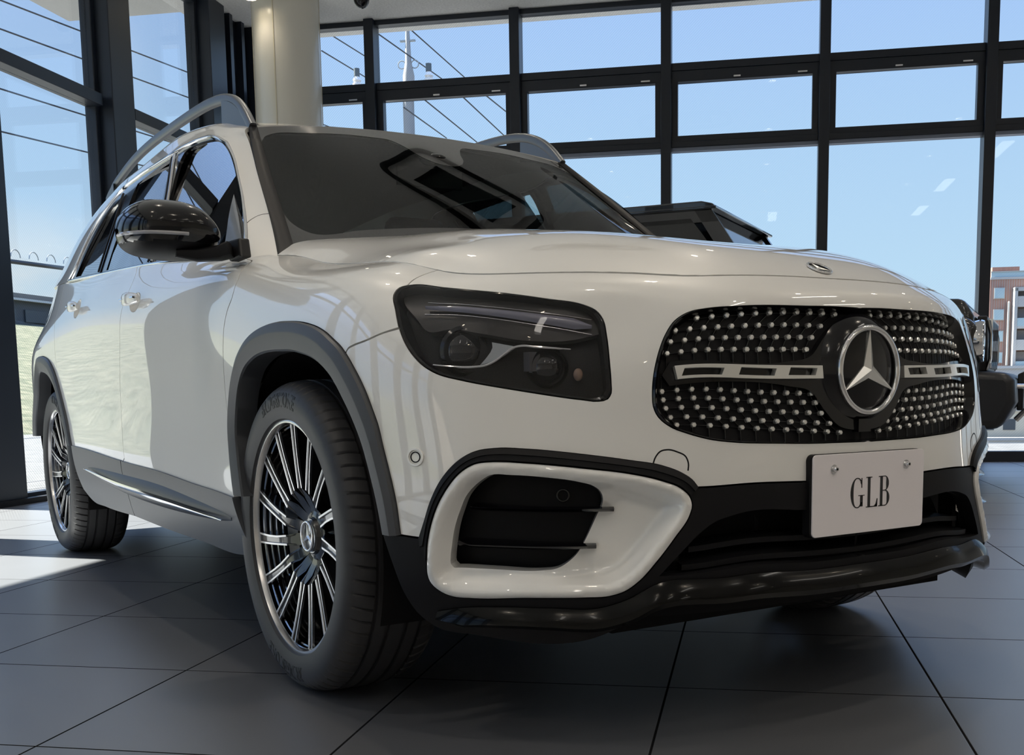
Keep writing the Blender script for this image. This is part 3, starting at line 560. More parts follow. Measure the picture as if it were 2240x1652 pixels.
# panel outlines (patch parameters)
OUT={'headlight':[(1.0371,6.562),(1.0347,6.718),(1.0183,6.861),(0.9079,6.978),(0.7936,6.861),(0.6972,6.63),(0.6284,6.446),(0.6052,6.29),(0.5915,6.055),(0.585,5.695),(0.5805,5.208),(0.5777,4.76),(0.5778,4.601),(0.5839,4.502),(0.6001,4.463),(0.6297,4.488),(0.72,4.603),(0.7882,4.721),(0.8579,4.864),(0.9071,4.989),(0.9383,5.144),(0.9618,5.328),(0.9815,5.54),(0.9967,5.762),(1.0153,6.111)],
'bumper_fender':[(0.998,5.77),(1.0324,5.648),(1.0743,5.474),(1.1118,5.349),(1.1227,5.302),(1.1281,5.227)],
'hood_hl':[(1.0206,6.893),(1.0193,7.117),(1.0169,7.51),(1.0127,7.988)],
'band_outer':[(0.943,1.895),(0.9323,2.162),(0.9152,2.628),(0.8927,3.035),(0.8664,3.316),(0.8313,3.51),(0.7918,3.57),(0.7359,3.557),(0.6246,3.45),(0.5394,3.319),(0.4824,3.212),(0.4447,3.07),(0.4245,2.936),(0.414,2.798)],
'low_white':[(0.414,2.793),(0.1675,2.687),(0.0244,2.697)],
'surround':[(0.9292,1.469),(0.9261,1.788),(0.9166,2.165),(0.9029,2.513),(0.8843,2.831),(0.8604,3.117),(0.8314,3.294),(0.797,3.335),(0.736,3.31),(0.6247,3.197),(0.5397,3.077),(0.4828,2.946),(0.4488,2.813),(0.4314,2.649),(0.4263,2.471),(0.4318,2.273),(0.4611,1.873),(0.4987,1.45),(0.5273,1.171),(0.5559,0.983),(0.5843,0.902),(0.6269,0.885),(0.7395,0.875),(0.8419,0.837),(0.8816,0.862),(0.9087,0.976),(0.926,1.148),(0.9301,1.315)],
'vent':[(0.884,1.769),(0.8772,2.058),(0.8642,2.398),(0.8495,2.687),(0.8256,2.933),(0.8005,3.072),(0.764,3.072),(0.6941,3.017),(0.6384,2.928),(0.6106,2.843),(0.5971,2.736),(0.5925,2.604),(0.5939,2.493),(0.6025,2.326),(0.6283,1.843),(0.6395,1.678),(0.6566,1.521),(0.6821,1.385),(0.7101,1.35),(0.7949,1.343),(0.8532,1.349),(0.8833,1.354),(0.8879,1.415),(0.8878,1.526)],
'fins':[(0.8482,2.441),(0.5701,2.404),(0.8767,1.77),(0.6047,1.755),(0.6681,2.69),(0.9469,3.429)],
'grille':[(0.0118,6.001),(0.0528,6.007),(0.1481,6.004),(0.3157,6.13),(0.3734,6.155),(0.4191,6.096),(0.4498,5.903),(0.4687,5.634),(0.4848,5.265),(0.4958,4.817),(0.4981,4.488),(0.4966,4.292),(0.4871,4.088),(0.4669,3.91),(0.4284,3.741),(0.3861,3.621),(0.3315,3.535),(0.2126,3.462),(0.0759,3.439),(0.005,3.43)],
'bar':[(0.4548,5.0),(0.1219,4.954),(0.1272,4.704),(0.4463,4.731)],
'washer':[(0.4998,3.241),(0.4943,3.379),(0.4854,3.472),(0.4713,3.495),(0.4518,3.444),(0.4359,3.357),(0.4309,3.23),(0.4321,3.112)],
'intake':[(0.4861,1.257),(0.4423,1.653),(0.4078,1.934),(0.3797,2.09),(0.3464,2.152),(0.1672,2.117),(0.0209,2.133)],
'intake_bot':[(0.4861,1.257),(0.3398,1.247),(0.1559,1.177),(-0.0076,1.18)],
'lip_top':[(0.908,0.558),(0.7844,0.691),(0.5989,0.693),(0.5557,0.807),(0.4982,1.104),(0.3373,1.057),(0.1518,1.0),(0.0011,0.998)],
'arch_f_out':[(0.9866,1.917),(0.9958,2.597),(1.009,3.124),(1.0229,3.586),(1.0348,3.993),(1.0483,4.277),(1.0641,4.56),(1.0804,4.778),(1.0976,4.954),(1.1148,5.103),(1.1307,5.213),(1.15,5.315),(1.1737,5.393),(1.2124,5.504),(1.2552,5.58),(1.2992,5.623),(1.3587,5.655),(1.4174,5.661),(1.4832,5.659),(1.5512,5.616),(1.5996,5.557),(1.6429,5.463),(1.6788,5.342),(1.7082,5.191),(1.733,5.031),(1.7558,4.817),(1.7791,4.569),(1.8036,4.24),(1.8233,3.869),(1.8329,3.559),(1.8322,3.028),(1.8203,2.572),(1.8,1.974)],
'arch_f_in':[(1.0282,1.876),(1.0361,2.261),(1.0484,2.748),(1.0611,3.156),(1.0743,3.521),(1.0935,3.884),(1.1129,4.172),(1.132,4.399),(1.1514,4.594),(1.1727,4.756),(1.2062,4.911),(1.2389,5.009),(1.2817,5.082),(1.3282,5.121),(1.386,5.156),(1.4367,5.164),(1.4884,5.172),(1.5599,5.15),(1.6151,5.082),(1.6533,4.98),(1.6858,4.849),(1.7128,4.672),(1.7375,4.439),(1.7586,4.155),(1.7766,3.813),(1.7887,3.356),(1.7763,2.804),(1.7597,2.306),(1.7476,1.939)],
'arch_r_out':[(3.8881,2.003),(3.943,2.811),(4.0136,3.53),(4.0748,4.131),(4.14,4.63),(4.2177,4.964),(4.3091,5.132),(4.3916,5.176),(4.4835,5.08),(4.5937,4.772),(4.7946,4.352)],
'wincorner':[(1.9571,7.928),(2.0,7.873),(2.0514,7.849),(2.1485,7.845)],
'door_f':[(1.7889,6.693),(1.8014,6.233),(1.832,5.942),(1.851,5.608),(1.8562,5.274),(1.8589,4.789),(1.8635,4.291),(1.8607,3.794),(1.8418,3.202),(1.8261,2.601),(1.8126,1.895)],
'door_m':[(2.8765,7.775),(2.8645,7.237),(2.8868,6.656),(2.9083,6.057),(2.9249,5.385),(2.9516,4.774),(2.9883,3.76),(2.9854,2.731),(2.9669,2.162),(2.9628,1.653),(2.9473,0.971),(2.9623,0.319)],
'door_r':[(4.2077,6.864),(4.1197,5.808),(4.1077,5.155)],
'clad_top':[(3.8872,2.021),(3.5156,2.07),(2.8837,2.112),(2.2764,2.032),(1.7516,1.919)],
'sill_bot':[(3.8452,0.234),(3.7616,-0.165),(3.4561,-0.102),(2.9435,0.213),(2.2096,0.068),(1.8601,-0.119)],
'strip':[(3.575,1.396),(3.4334,1.547),(2.8886,1.529),(2.3066,1.465),(2.0106,1.387),(1.8982,1.302),(1.877,1.169),(1.934,1.076),(2.3261,1.212),(2.91,1.307),(3.464,1.285)],
'handle_f':[(2.8782,6.705),(2.7527,7.073),(2.602,6.816),(2.5655,6.452),(2.6864,6.148)],
'handle_r':[(3.9258,6.934),(3.7416,7.251),(3.5544,7.113),(3.5398,6.854),(3.697,6.525)],
'dlo':[(0.1437,0.007),(0.0983,0.765),(0.089,1.544),(0.0913,2.237),(0.0891,2.936),(0.1078,3.566),(0.1878,3.862),(0.3199,3.788),(0.4606,3.597),(0.6466,3.446),(0.9491,3.475),(1.2488,3.602),(1.5048,3.38),(1.6134,2.757),(1.7227,2.086),(1.8041,1.252),(1.8602,0.49),(1.9431,-0.023),(1.3898,-0.098),(0.884,-0.052),(0.4879,-0.071),(0.279,-0.008)],
'pane_f':[(0.7226,-0.021),(0.7008,1.195),(0.6456,2.316),(0.5072,3.242),(0.2961,3.459),(0.188,3.462),(0.1443,3.128),(0.1309,2.588),(0.1323,1.748),(0.1269,1.145),(0.1422,0.414),(0.1555,0.043)],
'pane_r':[(1.2491,-0.004),(1.2313,0.985),(1.2056,1.973),(1.1737,3.127),(0.9198,3.231),(0.6786,3.242),(0.739,2.531),(0.785,1.533),(0.7831,0.317),(0.7919,-0.045)],
'pane_q':[(1.7736,0.085),(1.7184,0.946),(1.6276,1.749),(1.5123,2.514),(1.3596,2.971),(1.323,2.173),(1.332,1.064),(1.3523,-0.011)],
'sail':[(0.1295,1.748),(0.1872,1.051),(0.247,0.283),(0.1466,0.186),(0.124,0.89)],
'fender_pillar':[(0.0983,0.864),(0.0668,1.022),(0.0307,1.147),(-0.0,1.171)],
'frit':[(0.7133,0.682),(0.6735,0.711),(0.457,0.686),(0.2048,0.669),(0.0997,0.656),(0.0837,0.562),(0.0576,0.482),(-0.0265,0.46),(-0.1263,0.477),(-0.1836,0.551),(-0.2202,0.665)],
'frit_l':[(0.7133,0.682),(0.7243,0.552),(0.7268,0.363),(0.7212,0.245),(0.6946,0.153)],
'frit_r':[(-0.5979,0.692),(-0.6297,0.252)],
'studs':[[(0.431,6.039),(0.0534,5.909)],[(0.4458,5.76),(0.0981,5.65)],[(0.4562,5.521),(0.1248,5.446)],[(0.4636,5.289),(0.1411,5.248)],[(0.4749,4.555),(0.1341,4.446)],[(0.4726,4.391),(0.1234,4.252)],[(0.4676,4.227),(0.1093,4.03)],[(0.4583,4.052),(0.087,3.816)],[(0.4458,3.907),(0.0589,3.624)]],
'lamp':{'drl':[(0.9514,6.331),(0.8708,6.356),(0.7923,6.271),(0.7201,6.144),(0.6505,6.014),(0.6112,5.929)],'bezel':[(1.0339,6.899),(0.9194,7.158),(0.798,6.933),(0.6975,6.616),(0.6313,6.412),(0.6032,6.201),(0.5968,5.799),(0.6504,5.663),(0.7437,5.643),(0.8166,5.772),(0.8904,5.872),(0.9394,5.803),(0.9775,6.119),(1.0168,6.496)],'sweep':[(0.9198,5.157),(0.8886,5.138),(0.8313,5.128),(0.8144,5.148),(0.8001,5.203),(0.7764,5.364),(0.76,5.485),(0.7435,5.523),(0.7201,5.507),(0.6854,5.489),(0.6508,5.473)],'tri':[(0.8031,5.616),(0.7558,5.526),(0.7724,5.402),(0.801,5.239),(0.8253,5.173),(0.811,5.335),(0.8016,5.503)],'proj':[(0.8699,5.519),(0.6979,5.156)],'blk':[(0.7254,5.238),(0.6378,4.99)]},
'glass':{'pane_f':[(1.2037,1.091),(1.2772,1.212),(1.3475,1.355),(1.3736,1.473),(1.1762,1.465),(1.0539,1.444),(0.9617,1.403),(0.8634,1.342),(0.7404,1.243),(0.6585,1.174),(0.5675,1.089),(0.5225,1.044)],'pane_r':[(1.8672,1.124),(1.8973,1.223),(1.9117,1.334),(1.9069,1.456),(1.6807,1.472),(1.5093,1.479),(1.4613,1.388),(1.3896,1.256),(1.2981,1.126),(1.2797,1.092)],'pane_q':[(2.4944,1.164),(2.4648,1.246),(2.3915,1.331),(2.2738,1.406),(2.1,1.443),(2.066,1.363),(2.0341,1.238),(2.0082,1.13)]}}
# =====================================================================
# white SUV: surfaces evaluated from smooth patches, panels trimmed out of them
# =====================================================================
def uat(x): return PU[11]+(-.15-x)
NAVY=np.array([1,-1,1.])
SG={}
def sgn(P):
    if id(P) not in SG:
        u=(P.uk[len(P.uk)//2]+P.uk[len(P.uk)//2+1])/2; v=(P.vk[len(P.vk)//2-1]+P.vk[len(P.vk)//2])/2
        n=P.normal(u,v)[0]; p=P(u,v)[0]; c=np.array([min(max(p[0],-3),-.2) if P is not HOOD else p[0],0,.6]); SG[id(P)]=1. if np.dot(n,p-c)>0 else -1.
    return SG[id(P)]
def ev(P,uv,off=0.,side=1):
    uv=np.asarray(uv,float).reshape(-1,2); o=np.broadcast_to(np.asarray(off,float),(len(uv),)).copy()*sgn(P)
    p=P(uv[:,0],uv[:,1],o)
    return p*NAVY if side<0 else p
def crom(pts,closed=True,ds=.012,sc=(1,.1),corner=48):
    """smooth dense polyline through points, keeping sharp corners"""
    q=np.array(pts,float)*np.array(sc); n=len(q)
    if not closed: idx=range(n-1)
    else: idx=range(n)
    def tang(i):
        a,b,c=q[(i-1)%n],q[i],q[(i+1)%n]
        if not closed and i in(0,n-1): return None
        d1=b-a;d2=c-b; l1=np.linalg.norm(d1)+1e-9;l2=np.linalg.norm(d2)+1e-9
        if np.dot(d1,d2)/(l1*l2)<math.cos(math.radians(corner)): return None
        return (d1/l1*l2+d2/l2*l1)/(l1+l2)
    T=[tang(i) for i in range(n)]; out=[]
    for i in idx:
        a,b=q[i],q[(i+1)%n]; L=np.linalg.norm(b-a)
        if L<1e-7: continue
        k=max(1,int(math.ceil(L/ds))); t0=T[i] if T[i] is not None else (b-a)/L; t1=T[(i+1)%n] if T[(i+1)%n] is not None else (b-a)/L
        for j in range(k):
            s=j/k; h=(2*s**3-3*s**2+1)*a+(s**3-2*s**2+s)*L*t0+(-2*s**3+3*s**2)*b+(s**3-s**2)*L*t1; out.append(h)
    if not closed: out.append(q[-1])
    return np.array(out)
def area(p): return .5*np.sum(p[:,0]*np.roll(p[:,1],-1)-np.roll(p[:,0],-1)*p[:,1])
def inset(p,d,keep=None):
    if area(p)<0: p=p[::-1]
    e=np.roll(p,-1,0)-p; e/=np.linalg.norm(e,axis=1)[:,None]+1e-12; n=np.c_[-e[:,1],e[:,0]]; m=n+np.roll(n,1,0); m/=np.linalg.norm(m,axis=1)[:,None]+1e-12
    k=np.clip(1/np.maximum((m*n).sum(1),.35),1,2.2)
    q=p+m*(d*k)[:,None]
    if keep is not None: kk=keep(p); q[kk]=p[kk]
    return q
def pin(pt,poly):
    x,y=pt[:,0][:,None],pt[:,1][:,None]; x0,y0=poly[:,0][None],poly[:,1][None]; x1,y1=np.roll(poly[:,0],-1)[None],np.roll(poly[:,1],-1)[None]
    c=((y0>y)!=(y1>y))&(x<(x1-x0)*(y-y0)/(y1-y0+1e-15)+x0); return c.sum(1)%2==1
def dist(pt,poly):
    a=poly[None];b=np.roll(poly,-1,0)[None];p=pt[:,None];d=b-a; t=np.clip(((p-a)*d).sum(2)/((d*d).sum(2)+1e-15),0,1); return np.sqrt((((a+d*t[...,None])-p)**2).sum(2).min(1))
def clean(p,tol=.0015):
    out=[p[0]]
    for q in p[1:]:
        if np.linalg.norm(q-out[-1])>tol: out.append(q)
    if np.linalg.norm(out[0]-out[-1])<tol: out.pop()
    return np.array(out)
def panel(name,P,poly,m,parent,side=-1,off=0.,holes=(),step=.02,gap=.0018,rim=.012,sc=(1,.1),ds=.010,center=False,corner=48,dense=False,two=None):
    """trimmed piece of a patch; off may be a function (uv_metric, polys)->offset"""
    sc=np.array(sc)
    raw=clean(np.array(poly,float)*sc if dense else crom(poly,True,ds,sc,corner))
    keep=(lambda p:p[:,0]<1e-6) if center else None
    out=inset(raw,gap,keep); hs=[inset(clean(np.array(h,float)*sc if dense else crom(h,True,ds,sc,corner)),-gap) for h in holes]
    lo,hi=out.min(0),out.max(0); gx,gy=np.meshgrid(np.arange(lo[0],hi[0],step),np.arange(lo[1],hi[1],step)); g=np.c_[gx.ravel(),gy.ravel()]
    g[:,0]+=((np.round((g[:,1]-lo[1])/step)%2)*.5)*step
    if len(g):
        mk=pin(g,out)
        for h in hs: mk&=~pin(g,h)
        g=g[mk]
        if len(g):
            d=dist(g,out)
            for h in hs: d=np.minimum(d,dist(g,h))
            g=g[d>step*.45]
    loops=[out]+hs; pts=[];edges=[];st=0
    for l in loops:
        n=len(l); pts+=list(l); edges+=[(st+i,st+(i+1)%n) for i in range(n)]; st+=n
    pts+=list(g)
    vo,eo,fo,ov,oe,of=delaunay_2d_cdt([Vector(p) for p in pts],edges,[],0,1e-6,True)
    V=np.array([tuple(v) for v in vo]); F=np.array([f for f in fo if len(f)==3])
    cen=V[F].mean(1); ok=pin(cen,out)
    for h in hs: ok&=~pin(cen,h)
    F=F[ok]; fa=np.cross(V[F[:,1]]-V[F[:,0]],V[F[:,2]]-V[F[:,0]]); F=F[np.abs(fa)>1e-9]
    uv=V/sc
    o=off(V,out,hs) if callable(off) else np.full(len(V),off)
    pos=ev(P,uv,o); S=sgn(P); nrm=P.normal(uv[:,0],uv[:,1])*S
    fn=np.cross(pos[F[:,1]]-pos[F[:,0]],pos[F[:,2]]-pos[F[:,0]])
    flip=(fn*nrm[F[:,0]]).sum(1)<0; F[flip]=F[flip][:,::-1]; fn[flip]*=-1
    if callable(off):
        vn=np.zeros_like(pos)
        for k in range(3): np.add.at(vn,F[:,k],fn)
        nrm0=nrm; nrm=vn/(np.linalg.norm(vn,axis=1)[:,None]+1e-15)
    else: nrm0=nrm
    # boundary edges
    E={}
    for f in F:
        for a,b in ((f[0],f[1]),(f[1],f[2]),(f[2],f[0])): E[(a,b)]=1
    be=[(a,b) for (a,b) in E if (b,a) not in E]
    if center: be=[(a,b) for a,b in be if not(V[a,0]<1e-5 and V[b,0]<1e-5)]
    bv=sorted({i for e in be for i in e}); mp={i:k for k,i in enumerate(bv)}
    n0=len(pos); verts=np.vstack([pos]); faces=[tuple(f) for f in F]; ln=[nrm[i] for f in F for i in f]
    if rim>0:
        top=pos[bv]; bot=top-nrm0[bv]*rim; verts=np.vstack([pos,top,bot]); k=len(bv)
        for a,b in be:
            i,j=n0+mp[a],n0+mp[b]; q=(j,i,i+k,j+k); faces.append(q)
            nn=np.cross(verts[i]-verts[j],verts[i+k]-verts[j]); nn/=np.linalg.norm(nn)+1e-15; ln+=[nn]*4
    ln=np.array(ln)
    if side==0:      # both halves in one mesh
        v2=verts*NAVY; N=len(verts); faces=faces+[tuple(i+N for i in f[::-1]) for f in faces]
        l2=[]; k=0
        for f in faces[:len(faces)//2]:
            l2+=[x*NAVY for x in ln[k:k+len(f)][::-1]]; k+=len(f)
        ln=np.vstack([ln,np.array(l2)]); verts=np.vstack([verts,v2])
    elif side<0:
        verts=verts*NAVY; l2=[];k=0
        for f in faces: l2+=[x*NAVY for x in ln[k:k+len(f)][::-1]]; k+=len(f)
        faces=[f[::-1] for f in faces]; ln=np.array(l2)
    me=bpy.data.meshes.new(name); me.from_pydata(verts.tolist(),[],[tuple(int(i) for i in f) for f in faces]); me.materials.append(m)
    me.polygons.foreach_set('use_smooth',[True]*len(me.polygons)); me.normals_split_custom_set(ln.tolist()); me.update()
    ob=link(bpy.data.objects.new(name,me),parent); return ob
def loft(name,rows,m,parent,side=-1,closeu=False,angle=40,solid=0.):
    rows=[np.asarray(r)*(NAVY if side<0 else 1) for r in rows]
    g=MB().grid([list(map(tuple,r)) for r in rows],closeu=closeu,flip=side<0)
    o=g.build(name,m,parent,angle=angle); return o
def resample(pts,n,sc=(1,.1),closed=False):
    q=crom(pts,closed,.004,sc); 
    if closed: q=np.vstack([q,q[:1]])
    s=np.r_[0,np.cumsum(np.linalg.norm(np.diff(q,axis=0),axis=1))]; t=np.linspace(0,s[-1],n+(1 if closed else 0))
    r=np.c_[np.interp(t,s,q[:,0]),np.interp(t,s,q[:,1])]/np.array(sc)
    return r[:-1] if closed else r
def strip(name,P,pts,wd,h,m,parent,side=-1,closed=False,n=80,base=0.,sc=(1,.1),dirs=None):
    """moulding of rounded section following a line on a patch"""
    uv=resample(pts,n,sc,closed); p=ev(P,uv,base,side); nn=(ev(P,uv,base+.01,side)-p)*100
    t=np.roll(p,-1,0)-np.roll(p,1,0) if closed else np.gradient(p,axis=0); t/=np.linalg.norm(t,axis=1)[:,None]; c=np.cross(nn,t)
    rows=[]
    for i in range(len(p)):
        rows.append([tuple(p[i]+c[i]*wd/2*x+nn[i]*y) for x,y in ((-1,-h*.6),(-1,h*.55),(-.75,h*.9),(0,h),(.75,h*.9),(1,h*.55),(1,-h*.6))])
    return MB().grid(rows,closev=closed).build(name,m,parent,angle=50)
car=empty('car'); tag(car,'glossy white family SUV with black grille and a white GLB plate, filling the picture','car')
O_=OUT
def arch(pts_front,v0): return pts_front
uF,uR=PU[11]-.15,uat(-2.829)      # arch centres (u)
aF=O_['arch_f_out']; aFi=O_['arch_f_in']; aR=O_['arch_r_out'][:9]
aRfull=aR+[(2*uR-u,v) for u,v in aR[::-1] if 2*uR-u>aR[-1][0]+.02]
aRin=[]
cR=np.array([uR,3.0])
for u,v in aRfull:
    d=np.array([u-uR,(v-2.3)*.1]); L=np.linalg.norm(d); d*=(L-.062)/L; aRin.append((uR+d[0],2.3+d[1]*10))
aRin[0]=(aRfull[0][0]+.075,aRfull[0][1]); aRin[-1]=(aRfull[-1][0]-.075,aRfull[-1][1])
HL=O_['headlight']; GR_=[(0.,6.0)]+O_['grille'][1:-1]+[(0.,3.43)]
kink=(O_['hood_hl'][-1][0],8.0); uhood_end=uat(-.40)
bo=O_['band_outer']; lw=[(0.414,2.795),(.25,2.70),(.1675,2.690),(0.,2.695)]
bumper=[(0.,8.),(.25,8.),(.5,8.),(.8,8.),kink]+O_['hood_hl'][::-1][1:-1]+HL[2:24]+O_['bumper_fender'][1:-1]+aF[10::-1]+bo+lw[1:]+[(0.,3.43)]+GR_[::-1][1:]
panel('front_bumper',BODY,bumper,PAINT,car,side=0,center=True,holes=[],step=.016)
# parking sensor rings, tow cover line
for s_ in (-1,1):
    for (u,v,r,mm) in ((.949,3.435,.0155,PAINT),):
        q=[(u+r*math.cos(a_),v+10*r*1.0*math.sin(a_)) for a_ in np.linspace(0,2*math.pi,25)[:-1]]
        strip('parking_sensor',BODY,q,.005,.003,PAINT,car,s_,closed=True,n=32)
        strip('sensor_ring',BODY,[(u+r*.62*math.cos(a_),v+10*r*.62*math.sin(a_)) for a_ in np.linspace(0,2*math.pi,25)[:-1]],.0022,.0015,MBLACK,car,s_,closed=True,n=32)
    strip('washer_cover',BODY,O_['washer'][:],.0028,.0006,MBLACK,car,s_,n=50)
# hood
he=[tuple(BODY(u,8.)[0][:2]) for u in list(np.linspace(0,.95,20))+list(np.linspace(1.0,uat(-.36),18))]
rear=[(-.392,.722),(-.415,.700),(-.43,.66),(-.425,.60),(-.41,.5),(-.40,.3),(-.395,0)]
hp=[(-x,y) for x,y in he]+[(-x,y) for x,y in rear]
hp2=hp+[(u,-v) for u,v in hp[-2:0:-1]]
_us=np.r_[np.linspace(0,.95,60),np.linspace(.96,uat(-.36),60)]; _bp=BODY(_us,np.full(120,8.)); _hv=HOOD(-_bp[:,0],_bp[:,1]); _dz=_bp[:,2]-_hv[:,2]+.001
_bq=np.c_[-_bp[:,0],_bp[:,1]]
def hood_off(V,o,h):
    q=np.c_[V[:,0],np.abs(V[:,1])]; D=np.sqrt(((q[:,None]-_bq[None])**2).sum(2)); i=D.argmin(1); d=D.min(1); return _dz[i]*np.exp(-(d/.10)**2)
panel('hood',HOOD,hp2,PAINT,car,side=1,off=hood_off,sc=(1,1),step=.022,gap=.0018,rim=.02,ds=.012)
# hood badge
bp_=HOOD(-.760,0.)[0]; bn=HOOD.normal(-.760,0.)[0]*sgn(HOOD)
def star(g,c,nrm,up,R,h,wd=.155,mi=0):
    c=np.array(c,float);n=np.array(nrm,float);n/=np.linalg.norm(n);up=np.array(up,float);up-=n*np.dot(n,up);up/=np.linalg.norm(up);rt=np.cross(up,n)
    P0=lambda a,r,z: tuple(c+rt*math.sin(a)*r+up*math.cos(a)*r+n*z)
    v=[P0(0,0,h)];f=[]
    for k in range(3):
        a=k*2*math.pi/3; v+=[P0(a,R,h*.35),P0(a+math.pi/3,R*wd*1.25,0.)]
    for k in range(3):
        tip=1+2*k; r_=2+2*k; l_=2+2*((k-1)%3); f+=[(0,r_,tip),(0,tip,l_)]
    v2=[P0(0,0,-.002)]+[P0(k*2*math.pi/3,R,-.002) if j==0 else P0(k*2*math.pi/3+math.pi/3,R*wd*1.25,-.002) for k in range(3) for j in (0,1)]
    n_=7; ring=[1,2,3,4,5,6]
    f2=[(ring[i],ring[(i+1)%6],ring[(i+1)%6]+n_,ring[i]+n_) for i in range(6)]
    g.add(v+v2,f+f2,mi)
def emblem(name,c,nrm,up,R,ringr,parent,back=True):
    n=Vector(nrm).normalized(); q=n.to_track_quat('Z','Y').to_matrix().to_4x4(); q.translation=Vector(c)
    g=MB(); g.tube([(R*math.cos(a_),R*math.sin(a_),.003) for a_ in np.linspace(0,2*math.pi,65)[:-1]],ringr,12,closed=True); g.xf(q)
    e=g.build(name,CHROME,parent)
    g=MB(); star(g,np.array(c)+np.array(n)*.002,nrm,up,R*.98,R*.10); g.build('star',BRIGHT,e,angle=12)
    if back:
        g=MB(); g.lathe([(0,.0012),(R*.985,.0012),(R*1.0,-.008),(R*1.22,-.014)],(0,0,0),'z',64); g.xf(q); g.build('emblem_disc',GBLACK,e)
    return e
emblem('hood_badge',bp_+bn*.001,bn,(-1,0,.3),.026,.0025,car)
# fenders, doors, quarter panels
df=O_['door_f']; dm_=O_['door_m']; dr_=O_['door_r']; ct=O_['clad_top']
VT=8.0; u_df=uat(-.40)
WC=O_['wincorner']; door_front_edge=[WC[0],(1.845,7.3)]+df
fender=[kink]+[(u,VT) for u in np.linspace(1.12,uat(-.36),8)]+[(uat(-.40),8.15),(uat(-.425),8.1)]+door_front_edge[0:-1]+aF[:9:-1]+O_['bumper_fender'][::-1][1:]+[HL[24],HL[0],HL[1],HL[2]]+O_['hood_hl'][1:-1]
dmt=(dm_[0][0]+.02,VT)
fdoor=[WC[0],(uat(-.48),VT),(uat(-.6),VT),(2.3,VT),(2.6,VT),dmt]+dm_[:9]+[(3.0,2.0),(2.2953,1.94),(1.826,1.85)]+door_front_edge[::-1][1:-1]
rd_top=(4.24,VT)
rdoor=[dmt,(3.3,VT),(3.8,VT),rd_top]+dr_+[p for p in aRfull[:4][::-1]]+[(3.875,1.95),(3.53,1.98),(3.003,2.0)]+dm_[:9][::-1]
tail=[(PU[-1],VT),(PU[-1],2.0)]
arR=[p for p in aRfull[3:]]
quarter=[rd_top,(4.6,VT),(5.0,VT),(5.5,VT)]+tail+[(5.2,2.),(arR[-1][0],2.0)]+arR[::-1][1:]+dr_[::-1]
def ell(cx,cy,a_,b_,n=20): return [(cx+a_*math.cos(q),cy+b_*10*math.sin(q)) for q in np.linspace(0,2*math.pi,n+1)[:-1]]
CUP={'f':(2.735,6.62,.062,.036),'r':(3.70,6.87,.058,.036)}
for s_ in (-1,1):
    fd=panel('front_fender',BODY,fender,PAINT,car,side=s_,step=.02)
    for nm,poly,c_ in (('front_door',fdoor,CUP['f']),('rear_door',rdoor,CUP['r'])):
        d=panel(nm,BODY,poly,PAINT,car,side=s_,step=.025,holes=[ell(*c_)])
        def bowl(V,o,h,c_=c_):
            dd=dist(V,o); return -.022*(1-np.exp(-dd/.014))
        panel('handle_recess',BODY,ell(*c_),PAINT,d,side=s_,off=bowl,step=.006,gap=-.001,rim=0,ds=.006)
        # pull bar
        g=MB(); uv=[(c_[0]+x,c_[1]+.02-.0*abs(x)) for x in np.linspace(-.105,.085,25)]; pp=ev(BODY,uv,[.016+.010*math.cos((x+.01)/.1*1.45) for x in np.linspace(-.105,.085,25)],s_)
        rr_=[.004+.0125*math.sin(math.pi*(i+.6)/25.2)**.45 for i in range(25)]
        g.tube(pp,rr_,14,sec=(1.0,.62) if False else (.62,1.25),up=np.array([0,0,1.])); g.build('door_handle',PAINT,d,angle=60)
        uvs=resample([(c_[0]-.098,c_[1]+.02),(c_[0],c_[1]+.02),(c_[0]+.078,c_[1]+.02)],20)
        strip('handle_trim',BODY,uvs,.006,.004,CHROME,d,s_,n=24,base=.029)
    panel('rear_quarter',BODY,quarter,PAINT,car,side=s_,step=.04)
    # pillar base of the fender and the upper body side
# dark inner shell behind the gaps
inner=[(0,7.9),(u_df,7.9),(3.,7.9),(4.2,7.9),(5.95,7.9),(5.95,0.),(aRin[-1][0]+.05,0.)]+[ (u,max(v,0)) for u,v in aRfull[::-1]]+[(3.86,0.1),(1.86,.1)]+[p for p in aF[::-1]]+[(.99,0.2),(0,.2)]
g=[]
def innermesh(s_):
    panel('inner_shell',BODY,inner,LINER,car,side=s_,off=-.02,holes=[HL,[(.003,6.0)]+GR_[1:-1]+[(.003,3.43)],O_['surround'],[(.003,2.1)]+O_['intake'][::-1][1:]+[(.3,1.2),(.003,1.2)]],step=.06,rim=0,ds=.03,gap=0.)
for s_ in (-1,1): innermesh(s_)
# wheel arch trims
def archtrim(outp,inp,s_,name):
    n=90; a_=resample(outp,n);b_=resample(inp,n)
    f=lambda k:a_*(1-k)+b_*k
    rows=[ev(BODY,a_,-.006),ev(BODY,a_,.006),ev(BODY,f(.06),.011),ev(BODY,f(.36),.016),ev(BODY,f(.42),.0155),ev(BODY,f(.94),.006),ev(BODY,f(1.0),.001)]
    last=rows[-1].copy(); last[:,1]-=.05; rows.append(last)
    return loft(name,rows,CLAD,car,s_,angle=28)
for s_ in (-1,1):
    archtrim(aF,aFi,s_,'wheel_arch_trim'); archtrim(aRfull,aRin,s_,'wheel_arch_trim')
